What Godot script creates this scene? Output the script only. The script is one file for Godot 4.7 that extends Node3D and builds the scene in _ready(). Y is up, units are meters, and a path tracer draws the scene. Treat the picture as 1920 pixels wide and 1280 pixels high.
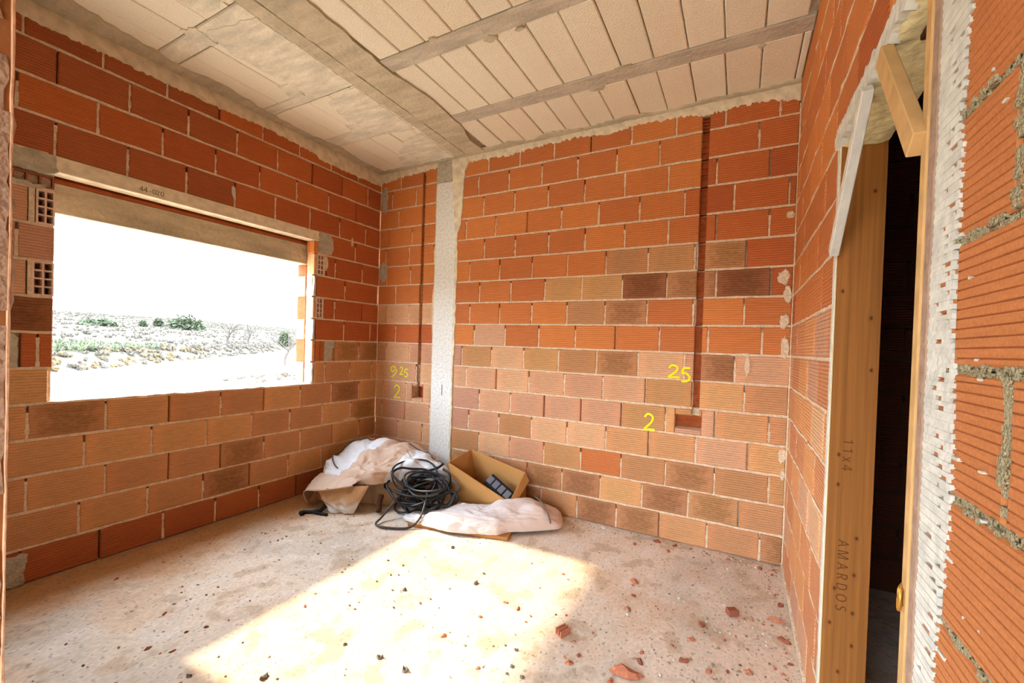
extends Node3D
# An unfinished brick room: hollow clay blocks, a window opening without a frame, a joist-and-block ceiling, rubble sacks in the corner.

const H := 0.19              # height of one brick course with its joint
const W := 3.582             # room width (x), left wall at x = 0, back wall at z = 0
const CEIL := 3.04
const SUN_TOWARDS := Vector3(2.74, -1.98, -0.13)

var rng := RandomNumberGenerator.new()
var M := {}
var T := {}
var cache := {}
var taken := {}

func _ready() -> void:
	rng.seed = 71
	# ---- camera
	var cam := Camera3D.new()
	cam.name = "camera"
	add_child(cam)
	cam.projection = Camera3D.PROJECTION_FRUSTUM
	cam.near = 0.05
	cam.far = 900.0
	cam.keep_aspect = Camera3D.KEEP_HEIGHT
	var f := 779.411
	cam.size = 1280.0 / f * cam.near
	cam.frustum_offset = Vector2((960.0 - 979.163) / f, -(640.0 - 657.545) / f) * cam.near
	cam.position = Vector3(3.29645, 1.34427, 3.0906)
	cam.basis = Basis(Vector3.UP, 0.481115) * Basis(Vector3.RIGHT, -0.0129991) * Basis(Vector3.BACK, 0.0327621)
	cam.current = true
	# ---- sky, sun, exposure
	var sm := ProceduralSkyMaterial.new()
	sm.sky_top_color = Color(0.80, 0.90, 1.0)
	sm.sky_horizon_color = Color(0.93, 0.97, 1.0)
	sm.sky_curve = 0.12
	sm.ground_bottom_color = Color(0.55, 0.49, 0.42)
	sm.ground_horizon_color = Color(0.62, 0.56, 0.48)
	sm.sun_angle_max = 1.0
	var sky := Sky.new()
	sky.sky_material = sm
	var env := Environment.new()
	env.background_mode = Environment.BG_SKY
	env.sky = sky
	env.background_energy_multiplier = 11.0
	env.tonemap_mode = Environment.TONE_MAPPER_LINEAR
	env.tonemap_exposure = 2.2
	env.sdfgi_enabled = true
	env.ssao_enabled = true
	env.ssil_enabled = true
	var we := WorldEnvironment.new()
	we.name = "world"
	we.environment = env
	add_child(we)
	var sun := DirectionalLight3D.new()
	sun.name = "sun"
	sun.light_color = Color(1.0, 0.93, 0.80)
	sun.light_energy = 1.7
	sun.light_angular_distance = 2.0
	sun.shadow_enabled = true
	add_child(sun)
	sun.look_at_from_position(Vector3.ZERO, SUN_TOWARDS, Vector3.UP)
	# ---- build
	make_textures()
	make_materials()
	build_floor()
	build_ceiling()
	build_back_wall()
	build_left_wall()
	build_right_wall()
	build_front_and_hall()
	build_storeroom()
	build_door()
	build_outside()
	build_pile()
	build_debris()

# =====================================================================  nodes
func numbered(n: String) -> String:
	var k: int = taken.get(n, 0)
	taken[n] = k + 1
	return n if k == 0 else "%s_%03d" % [n, k]

func tag(o: Node3D, label: String, category := "", group := "", kind := "") -> Node3D:
	if label != "":
		o.set_meta("label", label)
	if category != "":
		o.set_meta("category", category)
	if group != "":
		o.set_meta("group", group)
	if kind != "":
		o.set_meta("kind", kind)
	return o

func obj(called: String, mesh: Mesh, m: Material, parent: Node3D = self, xf := Transform3D.IDENTITY) -> MeshInstance3D:
	var o := MeshInstance3D.new()
	o.name = numbered(called) if parent == self else called
	o.mesh = mesh
	o.material_override = m
	o.transform = xf
	parent.add_child(o, true)
	return o

func holder(called: String, at := Vector3.ZERO) -> Node3D:
	var o := Node3D.new()
	o.name = numbered(called)
	o.position = at
	add_child(o, true)
	return o

# =====================================================================  mesh helpers
func begin(smooth := false) -> SurfaceTool:
	var st := SurfaceTool.new()
	st.begin(Mesh.PRIMITIVE_TRIANGLES)
	st.set_smooth_group(0 if smooth else -1)
	return st

func tri(st: SurfaceTool, a: Vector3, b: Vector3, c: Vector3, ua := Vector2.ZERO, ub := Vector2.ZERO, uc := Vector2.ZERO) -> void:
	# a, b, c counter-clockwise seen from outside
	st.set_uv(ua); st.add_vertex(a)
	st.set_uv(uc); st.add_vertex(c)
	st.set_uv(ub); st.add_vertex(b)

func quad(st: SurfaceTool, a: Vector3, b: Vector3, c: Vector3, d: Vector3, ua := Vector2.ZERO, ub := Vector2.ZERO, uc := Vector2.ZERO, ud := Vector2.ZERO) -> void:
	tri(st, a, b, c, ua, ub, uc)
	tri(st, a, c, d, ua, uc, ud)

func done(st: SurfaceTool) -> ArrayMesh:
	st.generate_normals()
	return st.commit()

func box(st: SurfaceTool, lo: Vector3, hi: Vector3, uvs := 1.0) -> void:
	hexa(st, [Vector3(lo.x, lo.y, hi.z), Vector3(hi.x, lo.y, hi.z), Vector3(hi.x, hi.y, hi.z), Vector3(lo.x, hi.y, hi.z), Vector3(lo.x, lo.y, lo.z), Vector3(hi.x, lo.y, lo.z), Vector3(hi.x, hi.y, lo.z), Vector3(lo.x, hi.y, lo.z)], uvs)

func hexa(st: SurfaceTool, p: Array, uvs := 1.0) -> void:
	# p: front four counter-clockwise, then back four in the same order
	for fc in [[0, 1, 2, 3], [5, 4, 7, 6], [1, 5, 6, 2], [4, 0, 3, 7], [3, 2, 6, 7], [4, 5, 1, 0]]:
		var a: Vector3 = p[fc[0]]
		var b: Vector3 = p[fc[1]]
		var c: Vector3 = p[fc[2]]
		var d: Vector3 = p[fc[3]]
		var u := a.distance_to(b) * uvs
		var v := a.distance_to(d) * uvs
		quad(st, a, b, c, d, Vector2(0, v), Vector2(u, v), Vector2(u, 0), Vector2(0, 0))

func chamfer_box(lo: Vector3, hi: Vector3, c: float) -> ArrayMesh:
	var st := begin()
	add_chamfer_box(st, lo, hi, c)
	return done(st)

func add_chamfer_box(st: SurfaceTool, lo: Vector3, hi: Vector3, c: float) -> void:
	# a box whose twelve edges are cut
	var mid := (lo + hi) / 2.0
	var h := (hi - lo) / 2.0
	for ax in 3:
		for s in [-1.0, 1.0]:
			var u := (ax + 1) % 3
			var v := (ax + 2) % 3
			var pts: Array[Vector3] = []
			for k in [[-1, -1], [1, -1], [1, 1], [-1, 1]]:
				var q := Vector3.ZERO
				q[ax] = h[ax] * s
				q[u] = (h[u] - c) * k[0]
				q[v] = (h[v] - c) * k[1]
				pts.append(mid + q)
			if s < 0:
				pts.reverse()
			var a := pts[0].distance_to(pts[1])
			var b := pts[0].distance_to(pts[3])
			quad(st, pts[0], pts[1], pts[2], pts[3], Vector2(0, b), Vector2(a, b), Vector2(a, 0), Vector2(0, 0))
	for ax in 3:
		var u := (ax + 1) % 3
		var v := (ax + 2) % 3
		for su in [-1.0, 1.0]:
			for sv in [-1.0, 1.0]:
				var pts: Array[Vector3] = []
				for k in [[-1, 0], [1, 0], [1, 1], [-1, 1]]:
					var q := Vector3.ZERO
					q[ax] = (h[ax] - c) * k[0]
					q[u] = (h[u] - (c if k[1] == 1 else 0.0)) * su
					q[v] = (h[v] - (0.0 if k[1] == 1 else c)) * sv
					pts.append(mid + q)
				if su * sv < 0:
					pts.reverse()
				quad(st, pts[0], pts[1], pts[2], pts[3])
	for sx in [-1.0, 1.0]:
		for sy in [-1.0, 1.0]:
			for sz in [-1.0, 1.0]:
				var a := mid + Vector3(h.x * sx, (h.y - c) * sy, (h.z - c) * sz)
				var b := mid + Vector3((h.x - c) * sx, h.y * sy, (h.z - c) * sz)
				var d := mid + Vector3((h.x - c) * sx, (h.y - c) * sy, h.z * sz)
				if sx * sy * sz > 0:
					tri(st, a, b, d)
				else:
					tri(st, a, d, b)

func smooth_line(pts: Array, per := 6, closed := false) -> PackedVector3Array:
	var out := PackedVector3Array()
	var n := pts.size()
	var last := n if closed else n - 1
	for i in last:
		var a: Vector3 = pts[posmod(i - 1, n) if closed else maxi(i - 1, 0)]
		var b: Vector3 = pts[i]
		var c: Vector3 = pts[(i + 1) % n]
		var d: Vector3 = pts[(i + 2) % n if closed else mini(i + 2, n - 1)]
		for k in per:
			out.append(b.cubic_interpolate(c, a, d, float(k) / per))
	if not closed:
		out.append(pts[n - 1])
	return out

func add_tube(st: SurfaceTool, line: PackedVector3Array, r: float, sides := 8, closed := false) -> void:
	var n := line.size()
	var rings: Array = []
	var up := Vector3(0.1, 1, 0.05).normalized()
	for i in n:
		var a := line[posmod(i - 1, n)] if closed else line[maxi(i - 1, 0)]
		var b := line[(i + 1) % n] if closed else line[mini(i + 1, n - 1)]
		var t := (b - a).normalized()
		var s := t.cross(up)
		if s.length() < 0.05:
			s = t.cross(Vector3.RIGHT)
		s = s.normalized()
		up = s.cross(t).normalized()
		var ring: Array[Vector3] = []
		for k in sides:
			var an := TAU * k / sides
			ring.append(line[i] + (s * cos(an) + up * sin(an)) * r)
		rings.append(ring)
	for i in (n if closed else n - 1):
		for k in sides:
			var k2 := (k + 1) % sides
			quad(st, rings[i][k2], rings[i][k], rings[(i + 1) % n][k], rings[(i + 1) % n][k2])
	if not closed:
		for k in range(1, sides - 1):
			tri(st, rings[0][0], rings[0][k], rings[0][k + 1])
			tri(st, rings[n - 1][0], rings[n - 1][k + 1], rings[n - 1][k])

func tube_mesh(pts: Array, r: float, sides := 8, per := 6, closed := false) -> ArrayMesh:
	var st := begin(true)
	add_tube(st, smooth_line(pts, per, closed), r, sides, closed)
	return done(st)

func ragged(pts: PackedVector2Array, step: float, amount: float, sd: int) -> PackedVector2Array:
	var r := RandomNumberGenerator.new()
	r.seed = sd
	var out := PackedVector2Array()
	for i in pts.size():
		var a := pts[i]
		var b := pts[(i + 1) % pts.size()]
		var n := maxi(1, int(a.distance_to(b) / step))
		var side := (b - a).orthogonal().normalized()
		for k in n:
			out.append(a.lerp(b, float(k) / n) + side * (r.randf_range(-amount, amount) if k > 0 else 0.0))
	return out

var layer := 0

func add_slab(st: SurfaceTool, outline: PackedVector2Array, thick_: float, inset := 0.004, z0 := 0.0) -> void:
	# a flat lump with a bevelled, irregular rim: outline in x and y, front towards +z
	layer += 1
	var thick := thick_ + 0.00013 * (layer % 11)      # no two overlapping lumps in one plane
	var o := outline
	if Geometry2D.is_polygon_clockwise(o):
		o = o.duplicate()
		o.reverse()
	var n := o.size()
	var mid := Vector2.ZERO
	for p in o:
		mid += p / n
	var top := PackedVector2Array()
	for i in n:
		var e := (o[(i + 1) % n] - o[posmod(i - 1, n)]).normalized()
		top.append(o[i] + Vector2(-e.y, e.x) * inset)
	var idx := Geometry2D.triangulate_polygon(top)
	if idx.is_empty():
		top = o
		idx = Geometry2D.triangulate_polygon(top)
	for k in range(0, idx.size(), 3):
		var a := top[idx[k]]
		var b := top[idx[k + 1]]
		var c := top[idx[k + 2]]
		if (b - a).cross(c - a) < 0:
			var s := b
			b = c
			c = s
		tri(st, Vector3(a.x, a.y, z0 + thick), Vector3(b.x, b.y, z0 + thick), Vector3(c.x, c.y, z0 + thick), a, b, c)
	for i in n:
		var j := (i + 1) % n
		quad(st, Vector3(o[i].x, o[i].y, z0), Vector3(o[j].x, o[j].y, z0), Vector3(top[j].x, top[j].y, z0 + thick), Vector3(top[i].x, top[i].y, z0 + thick), o[i], o[j], top[j], top[i])

func slab(outline: PackedVector2Array, thick: float, inset := 0.004, z0 := 0.0) -> ArrayMesh:
	var st := begin()
	add_slab(st, outline, thick, inset, z0)
	return done(st)

func V(a: Array) -> PackedVector2Array:
	var out := PackedVector2Array()
	for k in range(0, a.size(), 2):
		out.append(Vector2(a[k], a[k + 1]))
	return out

# =====================================================================  textures and materials
func noise(freq: float, sd: int, octaves := 4, kind := FastNoiseLite.TYPE_SIMPLEX_SMOOTH) -> FastNoiseLite:
	var n := FastNoiseLite.new()
	n.noise_type = kind
	n.frequency = freq
	n.seed = sd
	n.fractal_octaves = octaves
	return n

func tex(im: Image) -> ImageTexture:
	im.generate_mipmaps()
	return ImageTexture.create_from_image(im)

func grey_noise(size: int, freq: float, sd: int, lo: float, hi: float, oct := 4) -> ImageTexture:
	var src := noise(freq, sd, oct).get_seamless_image(size, size)
	var im := Image.create_empty(size, size, false, Image.FORMAT_RGB8)
	for y in size:
		for x in size:
			var v := lerpf(lo, hi, src.get_pixel(x, y).r)
			im.set_pixel(x, y, Color(v, v, v))
	return tex(im)

func make_textures() -> void:
	# brick faces: 0 plain streaks, 1 pale grey heart with orange ends, 2 dark heart, 3 dusty
	for kind in 4:
		var im := Image.create_empty(192, 112, false, Image.FORMAT_RGB8)
		var n1 := noise(0.03, 20 + kind)
		var n2 := noise(0.2, 40 + kind, 2)
		for y in 112:
			for x in 192:
				var u := x / 192.0
				var v := y / 112.0
				var streak := n1.get_noise_2d(x * 0.5, y * 5.0) * 0.05 + n2.get_noise_2d(x, y) * 0.07
				var c := Color(1, 1, 1) * (0.93 + streak)
				var heart := smoothstep(0.02, 0.3, u + n1.get_noise_2d(x, y + 300) * 0.14) * smoothstep(0.02, 0.3, 1.0 - u + n1.get_noise_2d(x + 200, y) * 0.14) * (0.75 + 0.5 * n1.get_noise_2d(x * 1.2, y * 2.0 + 90)) * smoothstep(-0.1, 0.2, v) * smoothstep(-0.1, 0.2, 1 - v)
				if kind == 1:
					c = c.lerp(c * Color(0.93, 0.97, 0.99), clampf(heart, 0, 1))
				elif kind == 2:
					c = c.lerp(c * Color(0.80, 0.80, 0.76), clampf(heart, 0, 1))
				elif kind == 3:
					c = c.lerp(Color(1.0, 0.98, 0.95), clampf(0.25 + n1.get_noise_2d(x * 1.4 + 50, y * 3.0) * 0.5, 0, 0.6))
				im.set_pixel(x, y, Color(minf(c.r, 1), minf(c.g, 1), minf(c.b, 1)))
		T["brick%d" % kind] = tex(im)
	# the combed grooves of a brick face, as relief
	var gr := Image.create_empty(64, 256, false, Image.FORMAT_RGB8)
	var gn := noise(0.15, 5, 2)
	for y in 256:
		var ph := fposmod(y / 256.0 * 12.0, 1.0)
		for x in 64:
			var v := 0.85 + gn.get_noise_2d(x * 0.6, y * 1.5) * 0.12
			var d := absf(ph - 0.5)
			if d < 0.16:
				v -= (0.16 - d) / 0.16 * 0.7
			gr.set_pixel(x, y, Color(v, v, v))
	T.groove = tex(gr)
	T.fine = grey_noise(256, 0.06, 11, 0.0, 1.0, 5)
	T.coarse = grey_noise(256, 0.018, 12, 0.0, 1.0, 5)
	T.mottle = grey_noise(256, 0.02, 13, 0.86, 1.06, 5)
	T.speck = grey_noise(256, 0.12, 14, 0.88, 1.06, 3)
	# cast concrete with the marks of its boards
	var cc := Image.create_empty(256, 256, false, Image.FORMAT_RGB8)
	var c1 := noise(0.02, 31)
	var c2 := noise(0.11, 32, 3)
	for y in 256:
		for x in 256:
			var v := 0.92 + c1.get_noise_2d(x * 0.35, y * 1.6) * 0.12 + c2.get_noise_2d(x, y) * 0.05
			cc.set_pixel(x, y, Color(v, v * 0.985, v * 0.96).clamp())
	T.concrete = tex(cc)
	# the floor slab: cement cream, grey worn patches, brick dust
	var fs := 768
	var fi := Image.create_empty(fs, fs, false, Image.FORMAT_RGB8)
	var f1 := noise(0.006, 51, 5)
	var f2 := noise(0.02, 52, 4)
	var f3 := noise(0.14, 53, 3)
	for y in fs:
		for x in fs:
			var X := x * 3.8 / fs      # metres across the room
			var Z := y * 5.7 / fs      # metres from the back wall
			var a := f1.get_noise_2d(x, y * 1.5)
			var b := f2.get_noise_2d(x, y * 1.5)
			var g := f3.get_noise_2d(x, y * 1.5)
			var c := Color(0.88, 0.815, 0.745)
			c = c.lerp(Color(0.81, 0.765, 0.71), clampf(a * 2.0 + 0.2, 0, 1))
			c = c.lerp(Color(0.70, 0.61, 0.51), clampf((b - 0.20) * 2.4, 0, 0.5))
			c = c.lerp(Color(0.89, 0.86, 0.83), clampf((-b - 0.2) * 2.2, 0, 0.6))
			# brown dust along the foot of the window wall
			var dust := smoothstep(0.62, 0.12, X + b * 0.25 + a * 0.2) * smoothstep(0.0, 0.6, Z)
			c = c.lerp(Color(0.70, 0.52, 0.35), dust * 0.7)
			# reddish powder near the right wall and where blocks were cut
			var red := smoothstep(0.5, 0.05, W - X + b * 0.4) * 0.12 + smoothstep(0.25, 0.45, f1.get_noise_2d(x + 900, y * 1.5)) * 0.35
			c = c.lerp(Color(0.82, 0.68, 0.56), red)
			# spilt plaster, white
			c = c.lerp(Color(0.93, 0.93, 0.94), smoothstep(0.16, 0.03, Vector2(X - 2.03, (Z - 1.33) * 0.8).length() + b * 0.08))
			c = c * (1.0 + g * 0.10)
			if g > 0.42:
				c = c * 0.78
			fi.set_pixel(x, y, Color(minf(c.r, 1), minf(c.g, 1), minf(c.b, 1)))
	T.floor = tex(fi)
	# pine board: grain along v, with knots
	var wi := Image.create_empty(128, 768, false, Image.FORMAT_RGB8)
	var w1 := noise(0.05, 61, 4)
	var knots := [[0.66, 0.697], [0.24, 0.725], [0.66, 0.759], [0.16, 0.783], [0.67, 0.812], [0.39, 0.86], [0.14, 0.238], [0.79, 0.282], [0.21, 0.505], [0.22, 0.554], [0.84, 0.365], [0.76, 0.08], [0.68, 0.637]]
	for y in 768:
		for x in 128:
			var bend := 0.0
			var spot := 0.0
			for k in knots:
				var dx: float = x / 128.0 - k[0]
				var dy: float = (y / 768.0 - k[1]) * 17.0
				var d2 := dx * dx + dy * dy * 0.5
				bend += dx * exp(-d2 * 60.0) * 1.2
				spot = maxf(spot, exp(-d2 * 900.0))
			var g := w1.get_noise_2d((x * 0.9 - bend * 40.0), y * 0.035)
			var h := w1.get_noise_2d(x * 6.0, y * 0.12 + 500)
			var c := Color(0.78, 0.54, 0.31) * (1.0 + g * 0.16 + h * 0.06)
			c = c.lerp(Color(0.30, 0.15, 0.06), spot * 0.85)
			wi.set_pixel(x, y, c.clamp())
	T.wood = tex(wi)
	# woven sacking, used as relief
	var sk := Image.create_empty(64, 64, false, Image.FORMAT_RGB8)
	for y in 64:
		for x in 64:
			var v := 0.5 + 0.5 * sin(x * TAU / 8.0) * sin(y * TAU / 8.0)
			sk.set_pixel(x, y, Color(v, v, v))
	T.weave = tex(sk)

func mat(c: Color, rough := 0.9, map: Texture2D = null, scale := 1.0, relief: Texture2D = null, cm := 0.2, world := true) -> StandardMaterial3D:
	var m := StandardMaterial3D.new()
	m.albedo_color = c
	m.roughness = rough
	m.metallic_specular = 0.3
	if map:
		m.albedo_texture = map
	if relief:
		m.heightmap_enabled = true
		m.heightmap_texture = relief
		m.heightmap_scale = cm
	if map or relief:
		if world:
			m.uv1_triplanar = true
			m.uv1_world_triplanar = true
			m.uv1_scale = Vector3.ONE * scale
		else:
			m.uv1_scale = Vector3(scale, scale, 1)
	return m

func brick_mat(key: String, c: Color, kind: int) -> void:
	for k in 3:
		var d := c * (0.965 + 0.035 * k)
		d.g *= 0.98 + 0.02 * k
		M["%s%d" % [key, k]] = mat(Color(d.r, d.g, d.b), 0.85, T["brick%d" % kind], 1.0, T.groove, 0.5, false)

func make_materials() -> void:
	brick_mat("orange", Color(0.87, 0.52, 0.29), 0)
	brick_mat("deep", Color(0.80, 0.43, 0.24), 0)
	brick_mat("red", Color(0.74, 0.41, 0.25), 0)
	brick_mat("pink", Color(0.92, 0.67, 0.50), 1)
	brick_mat("tan", Color(0.85, 0.60, 0.39), 1)
	brick_mat("dull", Color(0.82, 0.57, 0.39), 2)
	brick_mat("dark", Color(0.68, 0.43, 0.28), 2)
	brick_mat("dusty", Color(0.84, 0.62, 0.49), 3)
	brick_mat("clay", Color(0.90, 0.63, 0.42), 1)
	brick_mat("peach", Color(0.88, 0.59, 0.39), 0)
	brick_mat("umber_shade", Color(0.40, 0.20, 0.12), 0)  # bricks darkened in colour to stand for the store room's shade
	M.near = mat(Color(0.77, 0.47, 0.27), 0.85, T.brick0, 1.0, T.fine, 0.08, false)
	M.cut = mat(Color(0.66, 0.33, 0.17), 0.9, T.mottle, 3.0, T.fine, 0.2)
	M.mortar = mat(Color(0.90, 0.79, 0.66), 0.95, T.mottle, 5.0, T.fine, 0.5)
	M.grit = mat(Color(0.74, 0.67, 0.52), 0.95, T.speck, 9.0, T.fine, 1.2)
	M.cement = mat(Color(0.76, 0.71, 0.62), 0.95, T.mottle, 3.0, T.fine, 0.6)
	M.render = mat(Color(0.92, 0.85, 0.73), 0.95, T.mottle, 2.0, T.coarse, 0.5)
	M.plaster = mat(Color(0.84, 0.81, 0.75), 0.9, T.mottle, 4.0, T.fine, 0.15)
	M.concrete = mat(Color(0.80, 0.75, 0.65), 0.95, T.concrete, 1.3, T.fine, 0.4)
	M.column = mat(Color(0.90, 0.88, 0.84), 0.92, T.speck, 1.2, T.fine, 0.04)
	M.joist = mat(Color(0.80, 0.76, 0.69), 0.95, T.concrete, 2.0, T.fine, 0.3)
	M.block = mat(Color(0.93, 0.87, 0.76), 0.95, T.speck, 5.0, T.fine, 0.3)
	M.block2 = mat(Color(0.94, 0.89, 0.79), 0.95, T.speck, 5.5, T.fine, 0.3)
	M.block3 = mat(Color(0.91, 0.86, 0.76), 0.95, T.speck, 4.5, T.fine, 0.2)
	M.smear = mat(Color(0.91, 0.88, 0.80), 0.95, T.concrete, 1.7, T.coarse, 0.4)
	M.floor = mat(Color(1.0, 0.965, 0.92), 0.95, T.floor, 1.0, null, 0.0, false)
	M.wood = mat(Color(0.76, 0.68, 0.55), 0.75, T.wood, 1.0, null, 0.0, false)
	M.pale_wood = mat(Color(0.93, 0.85, 0.66), 0.8, T.speck, 3.0, T.coarse, 0.3)
	M.batten = mat(Color(0.80, 0.62, 0.40), 0.8, T.mottle, 2.0, T.coarse, 0.2)
	M.white_batten = mat(Color(0.86, 0.81, 0.75), 0.85, T.mottle, 3.0, T.fine, 0.2)
	M.foam = mat(Color(0.96, 0.89, 0.68), 0.9, T.mottle, 4.0, T.coarse, 0.5)
	M.brass = mat(Color(0.78, 0.58, 0.26), 0.35)
	M.brass.metallic = 0.9
	M.paint = mat(Color(0.95, 0.92, 0.10), 0.8, T.speck, 12.0)
	M.old_mortar = mat(Color(0.66, 0.53, 0.44), 0.95, T.mottle, 4.0, T.fine, 0.3)
	M.jamb_edge = mat(Color(0.80, 0.60, 0.46), 0.95, T.mottle, 4.0, T.fine, 0.3)
	M.shade_mortar = mat(Color(0.30, 0.20, 0.14), 0.95)  # mortar with the unlit room's darkness put into its colour
	M.old_board = mat(Color(0.58, 0.36, 0.20), 0.85, T.mottle, 2.0, T.coarse, 0.3)
	M.hem = mat(Color(0.80, 0.66, 0.54), 0.8)
	M.ink = mat(Color(0.40, 0.23, 0.11), 0.9)
	M.stain = mat(Color(0.36, 0.28, 0.19), 0.9)
	M.slit_shade = mat(Color(0.30, 0.17, 0.12), 0.95)  # dark colour standing for the shade inside a slit
	M.sack = mat(Color.WHITE, 0.7, null, 1.0, T.weave, 0.05)
	M.sack.vertex_color_use_as_albedo = true
	M.sack.uv1_triplanar = true
	M.sack.uv1_scale = Vector3.ONE * 30.0
	M.cable = mat(Color(0.16, 0.15, 0.155), 0.4)
	M.cable2 = mat(Color(0.30, 0.29, 0.29), 0.4)
	M.strap = mat(Color(0.12, 0.115, 0.13), 0.6)
	M.seam = mat(Color(0.42, 0.38, 0.36), 0.8)
	M.rust = mat(Color(0.30, 0.19, 0.12), 0.8)
	M.card = mat(Color(0.72, 0.50, 0.28), 0.9, T.speck, 4.0, T.fine, 0.1)
	M.card_lit = mat(Color(0.80, 0.58, 0.34), 0.9, T.speck, 4.0, T.fine, 0.1)  # paler copy of the cardboard for panels where light falls
	M.black = mat(Color(0.07, 0.065, 0.07), 0.5)
	M.grey_box = mat(Color(0.42, 0.41, 0.43), 0.6)
	M.shard = mat(Color(0.76, 0.46, 0.33), 0.9, T.mottle, 12.0, T.fine, 0.3)
	M.shard2 = mat(Color(0.62, 0.36, 0.26), 0.9, T.mottle, 12.0, T.fine, 0.3)
	M.pebble = mat(Color(0.46, 0.42, 0.37), 0.95, T.speck, 10.0)
	M.pale = mat(Color(0.85, 0.82, 0.78), 0.95)
	M.ground = mat(Color(0.62, 0.56, 0.47), 0.95, T.mottle, 0.2)
	M.road = mat(Color(0.80, 0.74, 0.66), 0.95, T.mottle, 0.3)
	M.scrubland = mat(Color(0.34, 0.305, 0.265), 0.95, T.mottle, 0.15)
	M.stone = mat(Color(0.34, 0.305, 0.265), 0.95, T.mottle, 1.5, T.coarse, 2.0)
	M.stone2 = mat(Color(0.39, 0.325, 0.24), 0.95, T.mottle, 1.5, T.coarse, 2.0)
	M.leaf = mat(Color(0.30, 0.315, 0.24), 0.9)
	M.leaf2 = mat(Color(0.40, 0.37, 0.325), 0.9)
	M.grass = mat(Color(0.38, 0.40, 0.29), 0.9)
	M.bark = mat(Color(0.30, 0.27, 0.25), 0.9)
	for k in ["ground", "road", "scrubland", "stone", "stone2", "leaf", "leaf2", "grass", "bark"]:
		M[k].metallic_specular = 0.0

# =====================================================================  bricks and walls
# A wall is built in its own axes: s along it to the right as seen from the room, y up, depth 0 at the brick faces and negative into the wall.
func brick_mesh(w: float, h: float, u0: float, v0: float, combed: bool) -> ArrayMesh:
	var key := "%d_%d_%d_%d_%s" % [roundi(w * 1000), roundi(h * 1000), roundi(u0 * 30), roundi(v0 * 18), combed]
	if cache.has(key):
		return cache[key]
	var st := begin()
	var c := 0.004
	var d := -0.05
	var x0 := -w / 2 + c
	var x1 := w / 2 - c
	var rows: Array = []         # heights and depths up the face
	if combed:
		var n := maxi(1, roundi(h / 0.0149))
		for k in n:
			var a := c + (h - 2 * c) * k / n
			var b := c + (h - 2 * c) * (k + 1) / n
			var m := (a + b) / 2
			rows.append_array([[a, 0.0], [m - 0.0016, 0.0], [m - 0.0002, -0.0028], [m + 0.0012, 0.0]])
			if k == n - 1:
				rows.append([b, 0.0])
	else:
		rows = [[c, 0.0], [h - c, 0.0]]
	var U := func(x: float, y: float) -> Vector2: return Vector2(u0 + (x + w / 2) / 0.305, 1.0 - v0 - y / 0.18)
	for i in rows.size() - 1:
		var a: float = rows[i][0]
		var b: float = rows[i + 1][0]
		var za: float = rows[i][1]
		var zb: float = rows[i + 1][1]
		quad(st, Vector3(x0, a, za), Vector3(x1, a, za), Vector3(x1, b, zb), Vector3(x0, b, zb), U.call(x0, a), U.call(x1, a), U.call(x1, b), U.call(x0, b))
	var p := [Vector3(-w / 2, 0, -c), Vector3(w / 2, 0, -c), Vector3(w / 2, h, -c), Vector3(-w / 2, h, -c)]
	var q := [Vector3(x0, c, 0), Vector3(x1, c, 0), Vector3(x1, h - c, 0), Vector3(x0, h - c, 0)]
	for i in 4:
		var j := (i + 1) % 4
		var b0: Vector3 = p[i]
		var b1: Vector3 = p[j]
		quad(st, b0, b1, q[j], q[i], U.call(b0.x, b0.y), U.call(b1.x, b1.y), U.call(q[j].x, q[j].y), U.call(q[i].x, q[i].y))
		quad(st, Vector3(b0.x, b0.y, d), Vector3(b1.x, b1.y, d), b1, b0)
	cache[key] = done(st)
	return cache[key]

func lay(wall: Node3D, a: float, b: float, y0: float, h: float, tone: String, combed := false, u0 := 0.0, v0 := 0.0, full := true) -> void:
	if b - a < 0.012:
		return
	var m: Material = M.near if tone == "near" else M[tone + str(rng.randi() % 3)]
	var w := snappedf(b - a, 0.004)
	var uu := rng.randf_range(0, 1.0 - minf(1.0, w / 0.305)) if u0 < 0 else u0
	var xf := Transform3D(Basis(Vector3.UP, rng.randf_range(-0.006, 0.006)) * Basis(Vector3.BACK, rng.randf_range(-0.004, 0.004)), Vector3((a + b) / 2, y0 + rng.randf_range(-0.001, 0.001), rng.randf_range(-0.0015, 0.0025)))
	obj("brick", brick_mesh(w, h, snappedf(uu, 0.1), v0, combed), m, wall, xf)

# One course of bricks with its mortar: joints are the middles of the upright joints, allowed the stretches that have bricks
func course(wall: Node3D, st: SurfaceTool, k: int, first: float, pitch: float, allowed: Array, tone: Callable, combed := false) -> void:
	var y0 := (16 - k) * H
	var g := 0.0052
	for al in allowed:
		var lo: float = al[0]
		var hi: float = al[1]
		var n := floori((lo - first) / pitch)
		while first + n * pitch < hi:
			var a := maxf(first + n * pitch + g, lo)
			var b := minf(first + (n + 1) * pitch - g, hi)
			if b - a > 0.02:
				lay(wall, a, b, y0 + 0.0055, H - 0.011, tone.call(k, (a + b) / 2), combed)
			var j := first + (n + 1) * pitch
			if j > lo and j < hi - 0.01 and not combed:
				upright(st, j, y0)
			n += 1

func upright(st: SurfaceTool, j: float, y0: float) -> void:
	if rng.randf() < 0.12:
		return
	var top := y0 + 0.18 * rng.randf_range(0.72, 1.0)
	var n := 5
	var z := -0.003
	for i in n:
		var a := lerpf(y0 + 0.004, top, float(i) / n)
		var b := lerpf(y0 + 0.004, top, float(i + 1) / n)
		var w := 0.0065 * rng.randf_range(0.8, 1.3)
		box(st, Vector3(j - w, a, -0.03), Vector3(j + w, b, z + rng.randf_range(-0.004, 0.003)))

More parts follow.
